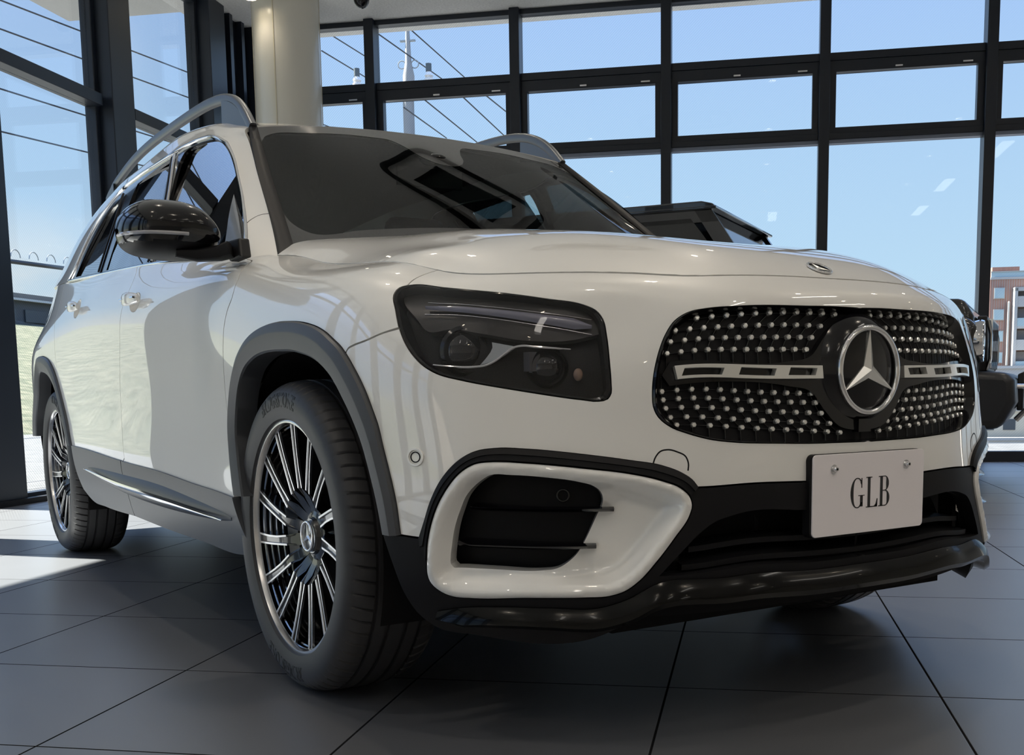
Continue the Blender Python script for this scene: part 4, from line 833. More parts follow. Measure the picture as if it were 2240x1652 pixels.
# wheel housings
for xc,uc in ((0.,0),(-2.829,0)):
    for s_ in (-1,1):
        g=MB(); 
        for x0,y0,y1,r_ in ((xc,.86,.50,.425),):
            rows=[[(x0+r_*math.cos(q),s_*y_,.36+r_*math.sin(q)) for q in np.linspace(-.35,math.pi+.35,40)] for y_ in (y0,y1)]
            g.grid(rows); ring=[rows[1],[(x0,s_*y1,.30)]*40]; g.grid(ring)
        g.build('wheel_housing',LINER,car)
# side cladding below the doors
def clad(name,poly,s_,**k): return panel(name,BODY,poly,CLAD,car,side=s_,off=.006,step=.03,rim=.02,**k)
sb=[(3.8368,.20),(3.4749,.0),(3.0,0.),(2.2265,0.),(1.8649,0.)]
for s_ in (-1,1):
    clad('sill_cladding',[(1.79,1.0),(1.8241,1.88),(1.96,1.95),(2.2953,2.03),(3.0,2.085)]+[(2.9944,1.637),(2.9826,.946),(2.9986,.286),(3.0,0.05)]+[(2.6,-.02),(2.2265,-.02),(1.90,-.02),(1.80,.1),(1.778,.5)],s_)
    clad('sill_cladding',[(3.004,2.09),(3.53,2.07),(3.88,2.03),(3.87,1.2),(3.84,.35),(3.76,.05),(3.475,-.02),(3.004,0.05)]+[(3.0,.286),(2.985,.946),(2.997,1.637)],s_)
    # moulding bulge with bright insert
    n=60; t_=np.linspace(0,1,n); uu=3.60*(1-t_)+1.86*t_; vc=1.41*(1-t_)+1.225*t_; hw=(.30+.12*t_)*np.sin(np.pi*np.clip(t_*.98+.01,0,1))**.6
    rows=[ev(BODY,np.c_[uu,vc+hw*k],.006+.020*(1-abs(k)**2.2)*np.sin(np.pi*np.clip(t_,0.01,.99))**.8) for k in (1,.8,.5,.2,-.1,-.45,-.8,-1)]
    loft('sill_moulding',rows,CLAD,car,s_,angle=60)
    uu=3.585*(1-t_)+1.885*t_; hw=.085*np.sin(np.pi*np.clip(t_*.98+.01,0,1))**.5*(.6+.8*t_); vc=1.45*(1-t_)+1.22*t_
    rows=[ev(BODY,np.c_[uu,vc+hw*k],.0245+.004*(1-abs(k))) for k in (1,.4,-.4,-1)]
    loft('chrome_strip',rows,CHROME,car,s_,angle=60)
# lower front bumper, matt black, with openings for the vents and the intake
IN=O_['intake']; low=[(0.,2.695),(.1675,2.69),(.25,2.70),(.4141,2.795)]+bo[::-1][1:]+[aF[0],aFi[0],(1.005,1.3),(.988,.8),(.965,.35),(.93,.05),(.85,-.1),(.6,-.05),(.55,.25),(.5,.60),(.3,.55),(0.,.5)]
inh=[(0.,2.13)]+IN[::-1][1:]+[(.3401,1.25),(.1559,1.18),(0.,1.18)]
lowp=[(0.,2.695)]+low[1:-1]+[(0.,.5),(0.,1.18),(.1559,1.18),(.3401,1.25)]+IN[:-1]+[(0.,2.13)]
panel('lower_bumper',BODY,lowp,MBLACK,car,side=0,center=True,off=.003,holes=[O_['surround']],step=.02,rim=.035)
# raised black band above the vent surround
for s_ in (-1,1):
    so=O_['surround']; bb=[so[k] for k in (0,1,2,3,4,5,6,7,8,9,10,11,12,13)]
    n=90; A_=resample(bo,n); Bb=resample([(.9345,1.6)]+bb,n)
    rows=[ev(BODY,A_,-.004),ev(BODY,A_,.007),ev(BODY,A_*.55+Bb*.45,.011),ev(BODY,A_*.5+Bb*.5,.008),ev(BODY,A_*.08+Bb*.92,.009),ev(BODY,Bb,-.01)]
    loft('vent_band',rows,MBLACK,car,s_,angle=30)
# glossy white vent surrounds
def surr_off(V,o,h):
    a_=dist(V,o); b_=dist(V,h[0]); t=a_/(a_+b_+1e-9)
    deep=np.clip((a_+b_-.03)/.05,0,1)
    ridge=.016*np.exp(-((a_-.010)/.014)**2)
    e=np.clip((a_-.014)/.028,0,1); e=e*e*(3-2*e)
    return -.004+ridge-(.012+.022*deep)*e
for s_ in (-1,1):
    sr=panel('vent_surround',BODY,O_['surround'],PAINT,car,side=s_,off=surr_off,holes=[O_['vent']],step=.009,gap=.0015,rim=.03,ds=.008)
    bk=[(u,v) for u,v in O_['vent']]
    panel('vent_back',BODY,[(.905,1.25),(.905,2.2),(.86,3.0),(.80,3.25),(.60,2.95),(.565,2.5),(.6,1.6),(.68,1.15)],MBLACK,sr,side=s_,off=-.075,step=.03,rim=0)
    for (ua,va),(ub,vb) in ((O_['fins'][0],O_['fins'][1]),(O_['fins'][2],O_['fins'][3])):
        n=30; t_=np.linspace(0,1,n); uu=ua*(1-t_)+ub*t_; vv=va*(1-t_)+vb*t_
        tip=np.where(t_>.9,np.sqrt(np.clip(1-((t_-.9)/.1)**2,0,1)),1.)
        oo=np.interp(t_,[0,.1,.8,1],[-.028,-.012,-.006,-.022])
        top=lambda dz,of: ev(BODY,np.c_[uu,vv+dz],of)
        rows=[top(.055,-.07+0*oo),top(.05*tip.mean(),oo-.006),top(0.01,oo+.004*tip),top(-.04,oo-.004),top(-.055,-.07+0*oo)]
        loft('vent_fin',rows,GBLACK,sr,s_,angle=35)
    u,v=O_['fins'][4]
    strip('vent_sensor',BODY,[(u+.012*math.cos(a_),v+.12*math.sin(a_)) for a_ in np.linspace(0,2*math.pi,17)[:-1]],.004,.004,GBLACK,sr,s_,closed=True,n=24,base=-.07)
# intake: dark back, bars
INB=[(0.,2.2),(.35,2.25),(.43,1.95),(.52,1.2),(.3,1.1),(0.,1.05)]
ik=panel('lower_intake',BODY,INB,LINER,car,side=0,center=True,off=-.09,step=.04,rim=0)
for va,vb,ue,of in ((1.52,1.60,.42,-.03),(1.26,1.33,.44,-.012)):
    t_=np.linspace(-1,1,60)
    def rw_(dv,o_): 
        p=ev(BODY,np.c_[np.abs(t_)*ue,(va+(vb-va)*np.abs(t_))+dv],o_); p[:,1]*=np.where(t_<0,-1,1); return p
    loft('intake_bar',[rw_(.06,-.08),rw_(.05,of),rw_(-.05,of),rw_(-.06,-.08)],MBLACK,ik,1,angle=30)
for y_ in (-.42,-.21,.21,.42):
    MB().box(.76,.80,y_-.006,y_+.006,.33,.46).build('intake_rib',MBLACK,ik,smooth=False)
MB().box(.79,.815,-.035,.035,.335,.375).build('radar_unit',GBLACK,ik,smooth=False)
# front lip, gloss black
lt=[(0.,1.0),(.1518,1.0),(.3376,1.06),(.4963,1.085),(.5531,.80),(.5969,.66),(.70,.66),(.7873,.66),(.87,.60),(.92,.50)]
n=90; t_=resample(lt,n)
full=lambda of,dv,dz=0.: (lambda p: np.vstack([p[::-1]*NAVY,p[1:]]))(ev(BODY,np.c_[t_[:,0],t_[:,1]+dv],of)+[0,0,dz])
wtap=np.interp(t_[:,0],[0,.5,.86,.92],[1,1,.8,.25])
rows=[full(-.02,0),full(.006,.02),full(.010+.016*wtap,-.10*wtap),full(.016+.020*wtap,-.24*wtap),full(.012+.018*wtap,-.36*wtap),full(-.05,-.55*wtap),full(-.12,-.5*wtap)]
loft('front_lip',rows,LIPM,car,1,angle=30)
g=MB(); g.box(-3.6,.62,-.62,.62,.20,.26); g.box(-2.35,-.5,-.80,.80,.235,.30); g.box(.0,.70,-.50,.50,.205,.30)
g.build('underbody',LINER,car,smooth=False)
# ---------------- grille
gr=panel('grille',BODY,GR_,MBLACK,car,side=0,center=True,off=-.030,step=.03,rim=0,gap=-.006)
def goff(of,k=1.): return of
n=120; gl=resample(GR_,n)
cg=np.array([0.,4.7])
gi=lambda k,of: (lambda p:np.vstack([p,p[::-1][1:-1]*NAVY]))(ev(BODY,np.c_[gl[:,0]*(1-k*.03),cg[1]+(gl[:,1]-cg[1])*(1-k*.035)],of))
g=MB().grid([list(map(tuple,gi(0,.0))),list(map(tuple,gi(.25,.003))),list(map(tuple,gi(.6,-.004))),list(map(tuple,gi(.9,-.032)))],closeu=True); g.build('grille_frame',GBLACK,gr,angle=40)
g=MB().grid([list(map(tuple,gi(-.3,-.012))),list(map(tuple,gi(0,.0)))],closeu=True); 
# mesh lines between the studs: slanted thin ribs
rows_=[((1490.6,698.7),(1824.5,688.3))]
ST=OUT['studs']
pos_=[];
for (a_,b_) in ST:
    a_=np.array(a_);b_=np.array(b_)
    pos_.append([tuple(a_+(b_-a_)*i/11) for i in range(12)])
g=MB()
for s_ in (-1,1):
    for grp in (pos_[:4],pos_[4:]):
        for r0,r1 in zip(grp[:-1],grp[1:]):
            for i in range(12):
                g.tube(ev(BODY,[r0[i],r1[min(max(i,0),11)]],-.0265,s_),.0016,5,caps=False)
        for r in grp: g.tube(ev(BODY,r,-.0265,s_),.0013,5,caps=False)
        for r,dv in ((grp[0],.45),(grp[-1],-.4)):
            for i in range(12): 
                g.tube(ev(BODY,[r[i],(r[i][0]+(.02 if dv>0 else -.02)*0,r[i][1]+dv*.8)],-.0265,s_),.0016,5,caps=False)
g.build('grille_mesh',GBLACK,gr,angle=180)
# chrome studs
stud=bpy.data.meshes.new('stud'); g=MB()
hexr=lambda r,z:[(r*math.cos(math.pi/3*k),r*math.sin(math.pi/3*k),z) for k in range(6)]
g.grid([hexr(.0057,-.006),hexr(.0057,.003),hexr(.0042,.0050)],closeu=True); g.v.append((0,0,.0055)); 
c0=len(g.v)-1
for k in range(6): g.f.append((c0-6+k,c0-6+(k+1)%6,c0)); g.m.append(0)
o0=g.build('stud',BRIGHT,gr,angle=20); first=True; allp=[]
camp=np.array(camo.matrix_world.translation)
for s_ in (-1,1):
    for r in pos_:
        for q in r:
            p=ev(BODY,[q],-.022,s_)[0]; nn=ev(BODY,[q],-.012,s_)[0]-p; allp.append((np.linalg.norm(p-camp),p,nn))
allp.sort(key=lambda q:q[0]); rest=MB()
for i,(d_,p,nn) in enumerate(allp):
    M_=Vector(nn).to_track_quat('Z','Y').to_matrix().to_4x4(); M_.translation=Vector(p)
    if i<100:
        o=o0 if i==0 else o0.copy()
        if i: link(o,gr)
        o.matrix_local=M_
    else:
        st=len(rest.v); rest.add([tuple(v.co) for v in o0.data.vertices],[tuple(f.vertices) for f in o0.data.polygons]); rest.xf(M_,st)
ro=rest.build('stud_field',BRIGHT,gr,angle=20); ro['kind']='stuff'
# gloss black centre and wings of the bar
wing=[(0.,5.75),(.06,5.70),(.10,5.45),(.135,5.16),(.20,5.06),(.46,5.13),(.478,4.86),(.462,4.62),(.20,4.58),(.14,4.45),(.11,4.1),(.07,3.75),(0.,3.62)]
panel('grille_bar_panel',BODY,wing,GBLACK,gr,side=0,center=True,off=-.014,step=.02,rim=.02)
ba,bb_,bc,bd=O_['bar']
for s_ in (-1,1):
    holes=[]
    for k0,k1 in ((.06,.31),(.42,.66),(.76,.96)):
        # from outer (bar left end) to inner
        U=lambda k:ba[0]*(1-k)+bb_[0]*k
        holes.append([(U(k0),4.93),(U(k1),4.91),(U(k1)+.006,4.78),(U(k0)+.006,4.79)])
    panel('chrome_bar',BODY,[(ba[0],4.995),(bb_[0],4.955),(bb_[0]-.001,4.72),(bd[0]+.003,4.735)],BRIGHT,gr,side=s_,off=.002,holes=holes,step=.02,rim=.014,gap=0.,ds=.012)
# star emblem
ec=Vector((.8965,0,.7157)); em=emblem('star_emblem',ec,(1,0,.01),(0,0,1),.0845,.0062,gr,back=False)
g=MB(); g.lathe([(0,.0),(.083,.0),(.090,-.004),(.102,-.012),(.115,-.03)],(ec.x,0,ec.z),'x',72); g.build('emblem_disc',GBLACK,em)
MB().box(.875,.892,-.018,.018,.592,.618).build('front_camera',GBLACK,gr,smooth=False)
# ---------------- number plate
pl=empty('number_plate',(.9,0,.47),0,car)
def rrect(w_,h_,r_,n=6):
    o=[]
    for cx,cy,a0 in ((w_/2-r_,h_/2-r_,0),(-w_/2+r_,h_/2-r_,90),(-w_/2+r_,-h_/2+r_,180),(w_/2-r_,-h_/2+r_,270)):
        for k in range(n+1): q=math.radians(a0+90*k/n); o.append((cx+r_*math.cos(q),cy+r_*math.sin(q)))
    return o
def plate(w_,h_,r_,x0,x1):
    o=rrect(w_,h_,r_); n=len(o); v=[(x0,y,z) for y,z in o]+[(x1,y,z) for y,z in o]; f=[tuple(range(n))[::-1],tuple(range(n,2*n))]+[(i,(i+1)%n,n+(i+1)%n,n+i) for i in range(n)]
    return v,f
PLW=mat('plate_white',(.86,.82,.85),.28,coat=.6)
v,f=plate(.332,.163,.010,.006,.0095); g=MB().add(v,f); bevel(g.build('plate_face',PLW,pl,smooth=False),.001)
v,f=plate(.330,.165,.014,-.012,.006); g=MB().add(v,f); g.v=[(x,y-.006,z) for x,y,z in g.v]; g.build('plate_holder',MBLACK,pl,smooth=False)
INK=mat('ink',(.02,.02,.022),.5)
# GLB in narrow serif capitals, built from strokes
def serif_GLB(g,x,s):
    """letters on the y/z plane facing +x; s: height"""
    def poly(pts,ox):
        p=[(ox+a_*s,b_*s) for a_,b_ in pts]; n=len(p); v=[(x,y,z) for y,z in p]; g.add(v,[tuple(range(n))])
    def rect(a0,a1,b0,b1,ox): poly([(a0,b0),(a1,b0),(a1,b1),(a0,b1)],ox)
    def arcband(cx,cy,rx,ry,t0,t1,w0,w1,ox,n=20,ry2=None):
        for i in range(n):
            q0=math.radians(t0+(t1-t0)*i/n);q1=math.radians(t0+(t1-t0)*(i+1)/n)
            f0=w0+(w1-w0)*abs(math.cos(q0));f1=w0+(w1-w0)*abs(math.cos(q1))
            P=lambda q,f,ro: (cx+(rx-f*ro)*math.cos(q),cy+(ry-(.035)*ro)*math.sin(q))
            poly([P(q0,f0,0),P(q1,f1,0),P(q1,f1,1),P(q0,f0,1)],ox)
    # G
    ox=-.52*s-.5*.0
    arcband(.25,.5,.25,.5,52,320,.02,.105,ox)
    rect(.40,.425,.66,.98,ox); poly([(.36,.84),(.425,.70),(.425,.98),(.40,.90)],ox)
    rect(.36,.455,.05,.42,ox); rect(.29,.52,.40,.425,ox)
    # L
    ox=.06*s
    rect(.06,.155,0,1,ox); rect(0,.22,0,.028,ox); rect(0,.22,.972,1,ox); rect(.155,.42,0,.03,ox); poly([(.34,0),(.42,0),(.435,.27),(.41,.27)],ox); poly([(.30,.03),(.42,.03),(.42,.15)],ox)
    # B
    ox=.53*s
    rect(.06,.155,0,1,ox); rect(0,.26,0,.028,ox); rect(0,.26,.972,1,ox); rect(.155,.26,.505,.533,ox)
    for cy,ry,rx in ((.7525,.2475,.155),(.2665,.2665,.185)):
        n=16
        for i in range(n):
            q0=math.radians(-90+180*i/n);q1=math.radians(-90+180*(i+1)/n); w_=.10
            P=lambda q,k: (.235+(rx-(w_*k*math.cos(q)))*math.cos(q),cy+(ry-.028*k)*math.sin(q))
            poly([P(q0,0),P(q1,0),P(q1,1),P(q0,1)],ox)
g=MB(); H_=.062; serif_GLB(g,.0,H_)
ys=[v[1] for v in g.v]; cy=(min(ys)+max(ys))/2
g.v=[(.0102,(y-cy)*1.28,z-.031) for x,y,z in g.v]
me=mkobj('plate_letters',g.v,g.f,INK,pl,smooth=False); md=me.modifiers.new('thick','SOLIDIFY'); md.thickness=.0006
for y_ in (-.108,.108):
    s_=MB().lathe([(0,.019),(.004,.019),(.0055,.016),(.0055,.011),(.009,.011),(.009,.0095)],(0,y_,.052),'x',20).build('plate_screw',SATIN,pl)
    MB().lathe([(0,.0195),(.0025,.0195),(.0028,.018)],(0,y_,.052),'x',6).build('screw_socket',MBLACK,s_)
# ---------------- headlights
DRL=mat('light_guide',(.26,.26,.33),.22,coat=1.); REF=mat('reflector_mesh',(.45,.48,.50),.35,metal=.7); bumpn(REF,900,.8,dist=.0006,kind='ShaderNodeTexVoronoi')
SMOKE=mat('lamp_housing',(.007,.007,.009),.3,coat=.2,spec=.2); HGREY=mat('lamp_bezel',(.028,.026,.025),.3,coat=.2)
for s_ in (-1,1):
    cen=np.mean(np.array(HL),0); n=140; ho=resample(HL,n,closed=True)
    k_=lambda q,of: ev(BODY,cen+(ho-cen)*q,of,s_)
    hl=MB().grid([list(map(tuple,k_(1.0,-.012))),list(map(tuple,k_(1.0,-.001))),list(map(tuple,k_(.985,.0015))),list(map(tuple,k_(.955,.0005)))],closeu=True).build('headlight',GBLACK,car,angle=40)
    inn=[tuple(cen+(np.array(p)-cen)*.96) for p in HL]
    panel('lens',BODY,inn,LENS,hl,side=s_,off=.0005,step=.02,rim=0,gap=0)
    MB().grid([list(map(tuple,k_(.96,-.001))),list(map(tuple,k_(.94,-.045)))],closeu=True).build('lamp_bowl',SMOKE,hl,angle=60)
    panel('housing',BODY,[tuple(cen+(np.array(p)-cen)*.95) for p in HL],SMOKE,hl,side=s_,off=-.045,step=.03,rim=0,gap=0)
    # upper bezel shelf, light guide bar
    L=OUT['lamp']
    panel('upper_bezel',BODY,L['bezel'],HGREY,hl,side=s_,off=-.018,step=.02,rim=.02,gap=0)
    a_=resample(L['drl'],60); wd=np.interp(np.linspace(0,1,60),[0,.2,.9,1],[.04,.09,.13,.04])
    rows=[ev(BODY,np.c_[a_[:,0],a_[:,1]+wd*k],-.010+.006*(1-k*k)) for k in (1,.5,0,-.5,-1)]
    d_=loft('light_guide',rows,DRL,hl,s_,angle=60)
    strip('guide_edge',BODY,[(u,v+.17) for u,v in L['drl']],.0014,.002,CHROME,hl,s_,n=50,base=-.012)
    strip('guide_edge',BODY,[(u,v-.17) for u,v in L['drl']],.0014,.002,SATIN,hl,s_,n=50,base=-.012)
    # chrome sweep and mesh triangle
    p_=ev(BODY,resample(L['sweep'],70),-.016,s_); g=MB().tube(p_,[.0012+.0012*min(1,(70-i)/14) for i in range(70)],8,sec=(1.6,1.),up=np.array([0,0,1.])); g.build('chrome_sweep',CHROME,hl)
    panel('reflector',BODY,L['tri'],REF,hl,side=s_,off=-.022,step=.01,rim=.01,gap=0)
    # projector modules
    for nm,(u,v),r_ in (('projector',L['proj'][0],.042),('projector',L['proj'][1],.034)):
        p=ev(BODY,[(u,v)],-.05,s_)[0]; q=Vector((.94,s_*.34,0)).normalized().to_track_quat('Z','Y').to_matrix().to_4x4(); q.translation=Vector(p)
        g=MB(); g.lathe([(r_*1.15,-.01),(r_*1.15,.016),(r_,.022),(r_*.93,.016)],(0,0,0),'z',36); g.xf(q); ob=g.build(nm,GBLACK,hl)
        g=MB(); g.lathe([(r_*.93,.010),(r_*.7,.019),(r_*.35,.024),(0,.026)],(0,0,0),'z',36); g.xf(q); g.build('projector_lens',mat('dark_lens',(.01,.01,.014),.03,coat=1.),ob)
    p=ev(BODY,[L['blk'][0]],-.03,s_)[0]; MB().box(p[0]-.01,p[0]+.01,p[1]-.012,p[1]+.012,p[2]-.018,p[2]+.018).build('lamp_module',mat('module_grey',(.10,.10,.11),.4),hl,smooth=False)
    p=ev(BODY,[L['blk'][1]],-.025,s_)[0]; MB().sphere(tuple(p),(.009,.009,.012)).build('turn_bulb',mat('bulb_amber',(.30,.20,.15),.3),hl)
# ---------------- greenhouse
SR=(1,.125)
DLO=O_['dlo']; RAIL_V=5.15
side_upper=[(0.,-.25)]+[(0.,v) for v in (1,2,3,4,RAIL_V)]+[(u,RAIL_V) for u in (.3,.8,1.4,2.,2.5,2.95)]+[(2.95,4),(2.95,2),(2.95,0.)]+[(2.5,0.),(2.1,0)]+[(DLO[17][0],.0)]+[p for p in DLO[16::-1]]+[(.098,-.2),(.05,-.25)]
panel('body_side_upper',ROOF,side_upper,PAINT,car,side=-1,sc=SR,step=.025,gap=.0008,rim=.012)
panel('body_side_upper',ROOF,side_upper,PAINT,car,side=1,sc=SR,step=.04,gap=.0008,rim=.012)
panel('roof',ROOF,[(0.,8.)]+[(0.,v) for v in (7,6,5.18)]+[(u,5.18) for u in (.3,.8,1.4,2.,2.5,2.95)]+[(2.95,6),(2.95,7),(2.95,8.)]+[(2.,8.),(1.,8.)],PAINT,car,side=1,sc=SR,step=.05,gap=0.,rim=.01)
panel('roof',ROOF,[(0.,8.)]+[(0.,v) for v in (7,6,5.18)]+[(u,5.18) for u in (.3,.8,1.4,2.,2.5,2.95)]+[(2.95,6),(2.95,7),(2.95,8.)]+[(2.,8.),(1.,8.)],PAINT,car,side=-1,sc=SR,step=.05,gap=0.,rim=.01)
# fender shoulder line on the pillar foot
for s_ in (-1,1):
    strip('pillar_seam',ROOF,OUT['fender_pillar'],.0025,.0003,MBLACK,car,s_,n=30,sc=SR)
    dg=[(u,v) for u,v in DLO]; dg=dg[:17]+[(DLO[17][0],0.),(1.40,.0),(.9,.0),(.47,.0),(.22,.0)]
    cn_=np.mean(np.array(dg),0)
    pf,pr_,pq=OUT['pane_f'],OUT['pane_r'],OUT['pane_q']
    fx=lambda P_:[(u,max(v,.16)) for u,v in P_]
    pil=panel('window_surround',ROOF,dg,GBLACK,car,side=s_,off=-.004,holes=[fx(pf),fx(pr_),fx(pq)],sc=SR,step=.03,gap=.004,rim=.01,ds=.012)
    strip('window_chrome',ROOF,[dg[0]]+dg[1:],.010,.005,CHROME,car,s_,closed=True,n=260,sc=SR,base=-.001)
    for nm,pp in (('side_window','pane_f'),('side_window','pane_r'),('side_window','pane_q')):
        panel(nm,SGLASS,OUT['glass'][pp],GLASSS,car,side=s_,off=-.010,sc=(1,1),step=.05,gap=-.010,rim=0)
    panel('mirror_sail',ROOF,OUT['sail'],mat('sail_grey',(.20,.22,.25),.2,coat=.8),car,side=s_,off=.001,sc=SR,step=.03,gap=0,rim=.008)
    # rubber between door frames
    for (u0,v0),(u1,v1) in (((.775,.1),(.66,3.25)),):
        strip('door_seam',ROOF,[(u0,v0),((u0+u1)/2-.0,(v0+v1)/2),(u1,v1)],.012,.004,MBLACK,car,s_,n=20,sc=SR)
        strip('door_seam',ROOF,[(u0-.03,v0),((u0+u1)/2-.03,(v0+v1)/2),(u1-.035,v1+.1)],.006,.005,CHROME,car,s_,n=20,sc=SR)
    strip('door_seam',ROOF,[(1.34,.1),(1.325,1.1),(1.318,2.2),(1.352,3.0)],.012,.004,MBLACK,car,s_,n=20,sc=SR)
# windscreen
wo=[(-.70,0.),(-.35,0),(0,0),(.35,0),(.70,0.),(.745,.05),(.755,.2),(.755,.5),(.752,.76),(.35,.76),(0,.76),(-.35,.76),(-.752,.76),(-.755,.5),(-.755,.2),(-.745,.05)]
fr_l=OUT['frit_l']; fb=[(u,v) for u,v in OUT['frit']]
half=[(.7133,.682),(.7243,.552),(.7268,.363),(.7212,.245),(.70,.17),(.66,.11),(.5,.07)]
clear=[(.7,.70),(.6735,.711),(.457,.69),(.23,.675),(.16,.665),(.115,.60),(.085,.52),(.04,.475),(-.04,.475),(-.085,.52),(-.115,.60),(-.16,.665),(-.23,.675),(-.457,.69),(-.6735,.711),(-.7,.70)]+[(-u,v) for u,v in half]+[(0,.055)]+half[::-1]
wsn=panel('windscreen',WIND,wo,FRIT,car,side=1,sc=(1,1),holes=[clear],step=.04,gap=.001,rim=.006,ds=.02)
panel('windscreen_glass',WIND,clear,GLASSW,wsn,side=1,sc=(1,1),step=.05,gap=-.002,rim=0,off=-.0006,ds=.02)
MB().sphere(tuple(WIND(0.,.60)[0]+np.array([-.0,0,-.03])),(.055,.045,.018)).build('sensor_pod',GBLACK,wsn)
for s_ in (-1,1):
    n=60; vv=np.linspace(.0,.76,n); 
    rows=[WIND(np.full(n,u_),vv,of*sgn(WIND)) for u_,of in ((.722,.001),(.73,.006),(.757,.008),(.768,.003),(.768,-.015))]
    loft('pillar_moulding',rows,MBLACK,car,s_,angle=40)
cw=[(-.37,y,1.075-.06*abs(y)**2) for y in np.linspace(-.7,.7,20)]
MB().grid([[(-.34,y,1.03-.05*y*y) for y in np.linspace(-.72,.72,20)],[(-.46,y,1.10-.10*y*y) for y in np.linspace(-.72,.72,20)]]).build('cowl',MBLACK,car)
# tailgate glass and rear
rows=[]
for z_,x_ in ((1.545,-3.45),(1.40,-3.52),(1.20,-3.64)):
    rows.append([(x_+.02*abs(y/.55)**2,y,z_-.02*abs(y/.55)) for y in np.linspace(-.54-.06*(1.55-z_)/.35,.54+.06*(1.55-z_)/.35,20)])
tg=MB().grid(rows).build('rear_window',GLASSS,car)
MB().grid([[(-3.45,y,1.55) for y in np.linspace(-.56,.56,12)],[(-3.60,y,1.53) for y in np.linspace(-.5,.5,12)]]).build('roof_spoiler',PAINT,car)
# roof rails
for s_ in (-1,1):
    K=[(-1.035,.578,1.500),(-1.12,.576,1.572),(-1.22,.573,1.622),(-1.38,.572,1.655),(-1.70,.574,1.672),(-2.1,.575,1.675),(-2.5,.574,1.662),(-2.80,.570,1.632),(-2.98,.566,1.598),(-3.08,.560,1.560)]
    q=np.array(K); s0=np.r_[0,np.cumsum(np.linalg.norm(np.diff(q,axis=0),axis=1))]; tt=np.linspace(0,s0[-1],70); pts=cardinal(s0,tt)@q; pts[:,1]*=s_
    rl_=MB().tube(pts,1.,16,sec=(.017,.0125),up=np.array([0,1.*s_,0])).build('roof_rail',mat('rail_grey',(.20,.21,.225),.38,metal=.8),car,angle=60)
    for xa,xb,tag_ in ((-1.06,-1.30,0),(-2.86,-3.02,1)):
        # foot wedge between rail and roof
        xs=np.linspace(xa,xb,10); zt=np.interp(-xs,-pts[:,0],pts[:,2])-.006; yb=.577
        zb=np.array([min(float(np.interp(-x_,[1.03,1.13,1.26,1.43,1.74,2.2,2.6,3.0,3.3],[1.500,1.535,1.558,1.578,1.590,1.582,1.574,1.545,1.51])),z_)-.012 for x_,z_ in zip(xs,zt)])
        g=MB()
        rows=[[(x_,s_*(yb+w_),z_) for x_,z_ in zip(xs,zz)] for w_,zz in ((.012,zb),(.011,zt),(-.011,zt),(-.012,zb))]
        g.grid(rows,closev=True); g.build('rail_foot',MATS['rail_grey'],rl_,angle=40)
# ---------------- door mirrors
for s_ in (-1,1):
    ys=np.array([1.118,1.112,1.10,1.08,1.05,1.01,.97,.93,.90,.885,.878]); zt=np.array([1.098,1.122,1.140,1.158,1.170,1.172,1.170,1.158,1.132,1.108,1.092]); zbm=np.array([1.080,1.060,1.046,1.036,1.030,1.026,1.026,1.030,1.042,1.058,1.075])
    xf_=np.array([-.50,-.465,-.435,-.405,-.385,-.375,-.375,-.385,-.405,-.43,-.46]); xr_=np.full(11,-.535)
    t=np.linspace(0,10,41); C4=cardinal(range(11),t); ys,zt,zbm,xf_,xr_=[C4@a_ for a_ in (ys,zt,zbm,xf_,xr_)]
    rows=[]
    for i in range(41):
        cz=(zt[i]+zbm[i])/2;hz_=max((zt[i]-zbm[i])/2,.004);cx=xr_[i];hx=xf_[i]-xr_[i]; r=[]
        for k in range(28):
            a_=-math.pi/2+math.pi*k/27; e=.8
            r.append((cx+hx*abs(math.cos(a_))**e,s_*ys[i],cz+hz_*math.copysign(abs(math.sin(a_))**.9,math.sin(a_))))
        rows.append(r)
    zs=1.076
    g=MB().grid(rows); g.f+= [(i*28,(i+1)*28,(i+1)*28+27,i*28+27) for i in range(40)]; g.m+=[0]*40
    g.m=[1 if (sum(g.v[j][2] for j in f)/len(f)<1.060) else 0 for f in g.f]
    mo=g.build('door_mirror',GBLACK,car,angle=60,mats=[GBLACK,MBLACK])
    ind=[(rows[i][k][0]+.003,rows[i][k][1]+s_*.001,zs+.004*(1-i/24)) for i in range(1,24) for k in (min(range(28),key=lambda q:abs(rows[i][q][2]-zs)),)]
    MB().tube(ind,.0045,8).build('mirror_indicator',mat('clear_strip',(.35,.35,.37),.08,coat=1.),mo)
    MB().tube([(-.43,s_*1.0,1.034),(-.42,s_*.95,1.030),(-.40,s_*.90,1.036),(-.385,s_*.875,1.045)],[.010,.016,.019,.021],12,sec=(1.5,1.),up=np.array([0,0,1.])).build('mirror_arm',MBLACK,mo)
    v=[(-.335,.868,1.022),(-.43,.868,1.020),(-.46,.862,1.075),(-.385,.855,1.075)]; vv_=[(x,s_*y,z) for x,y,z in v]+[(x,s_*(y-.03),z) for x,y,z in v]
    bevel(MB().add(vv_,[(0,1,2,3),(7,6,5,4),(0,4,5,1),(1,5,6,2),(2,6,7,3),(3,7,4,0)]).build('mirror_base',MBLACK,mo,smooth=False),.006)
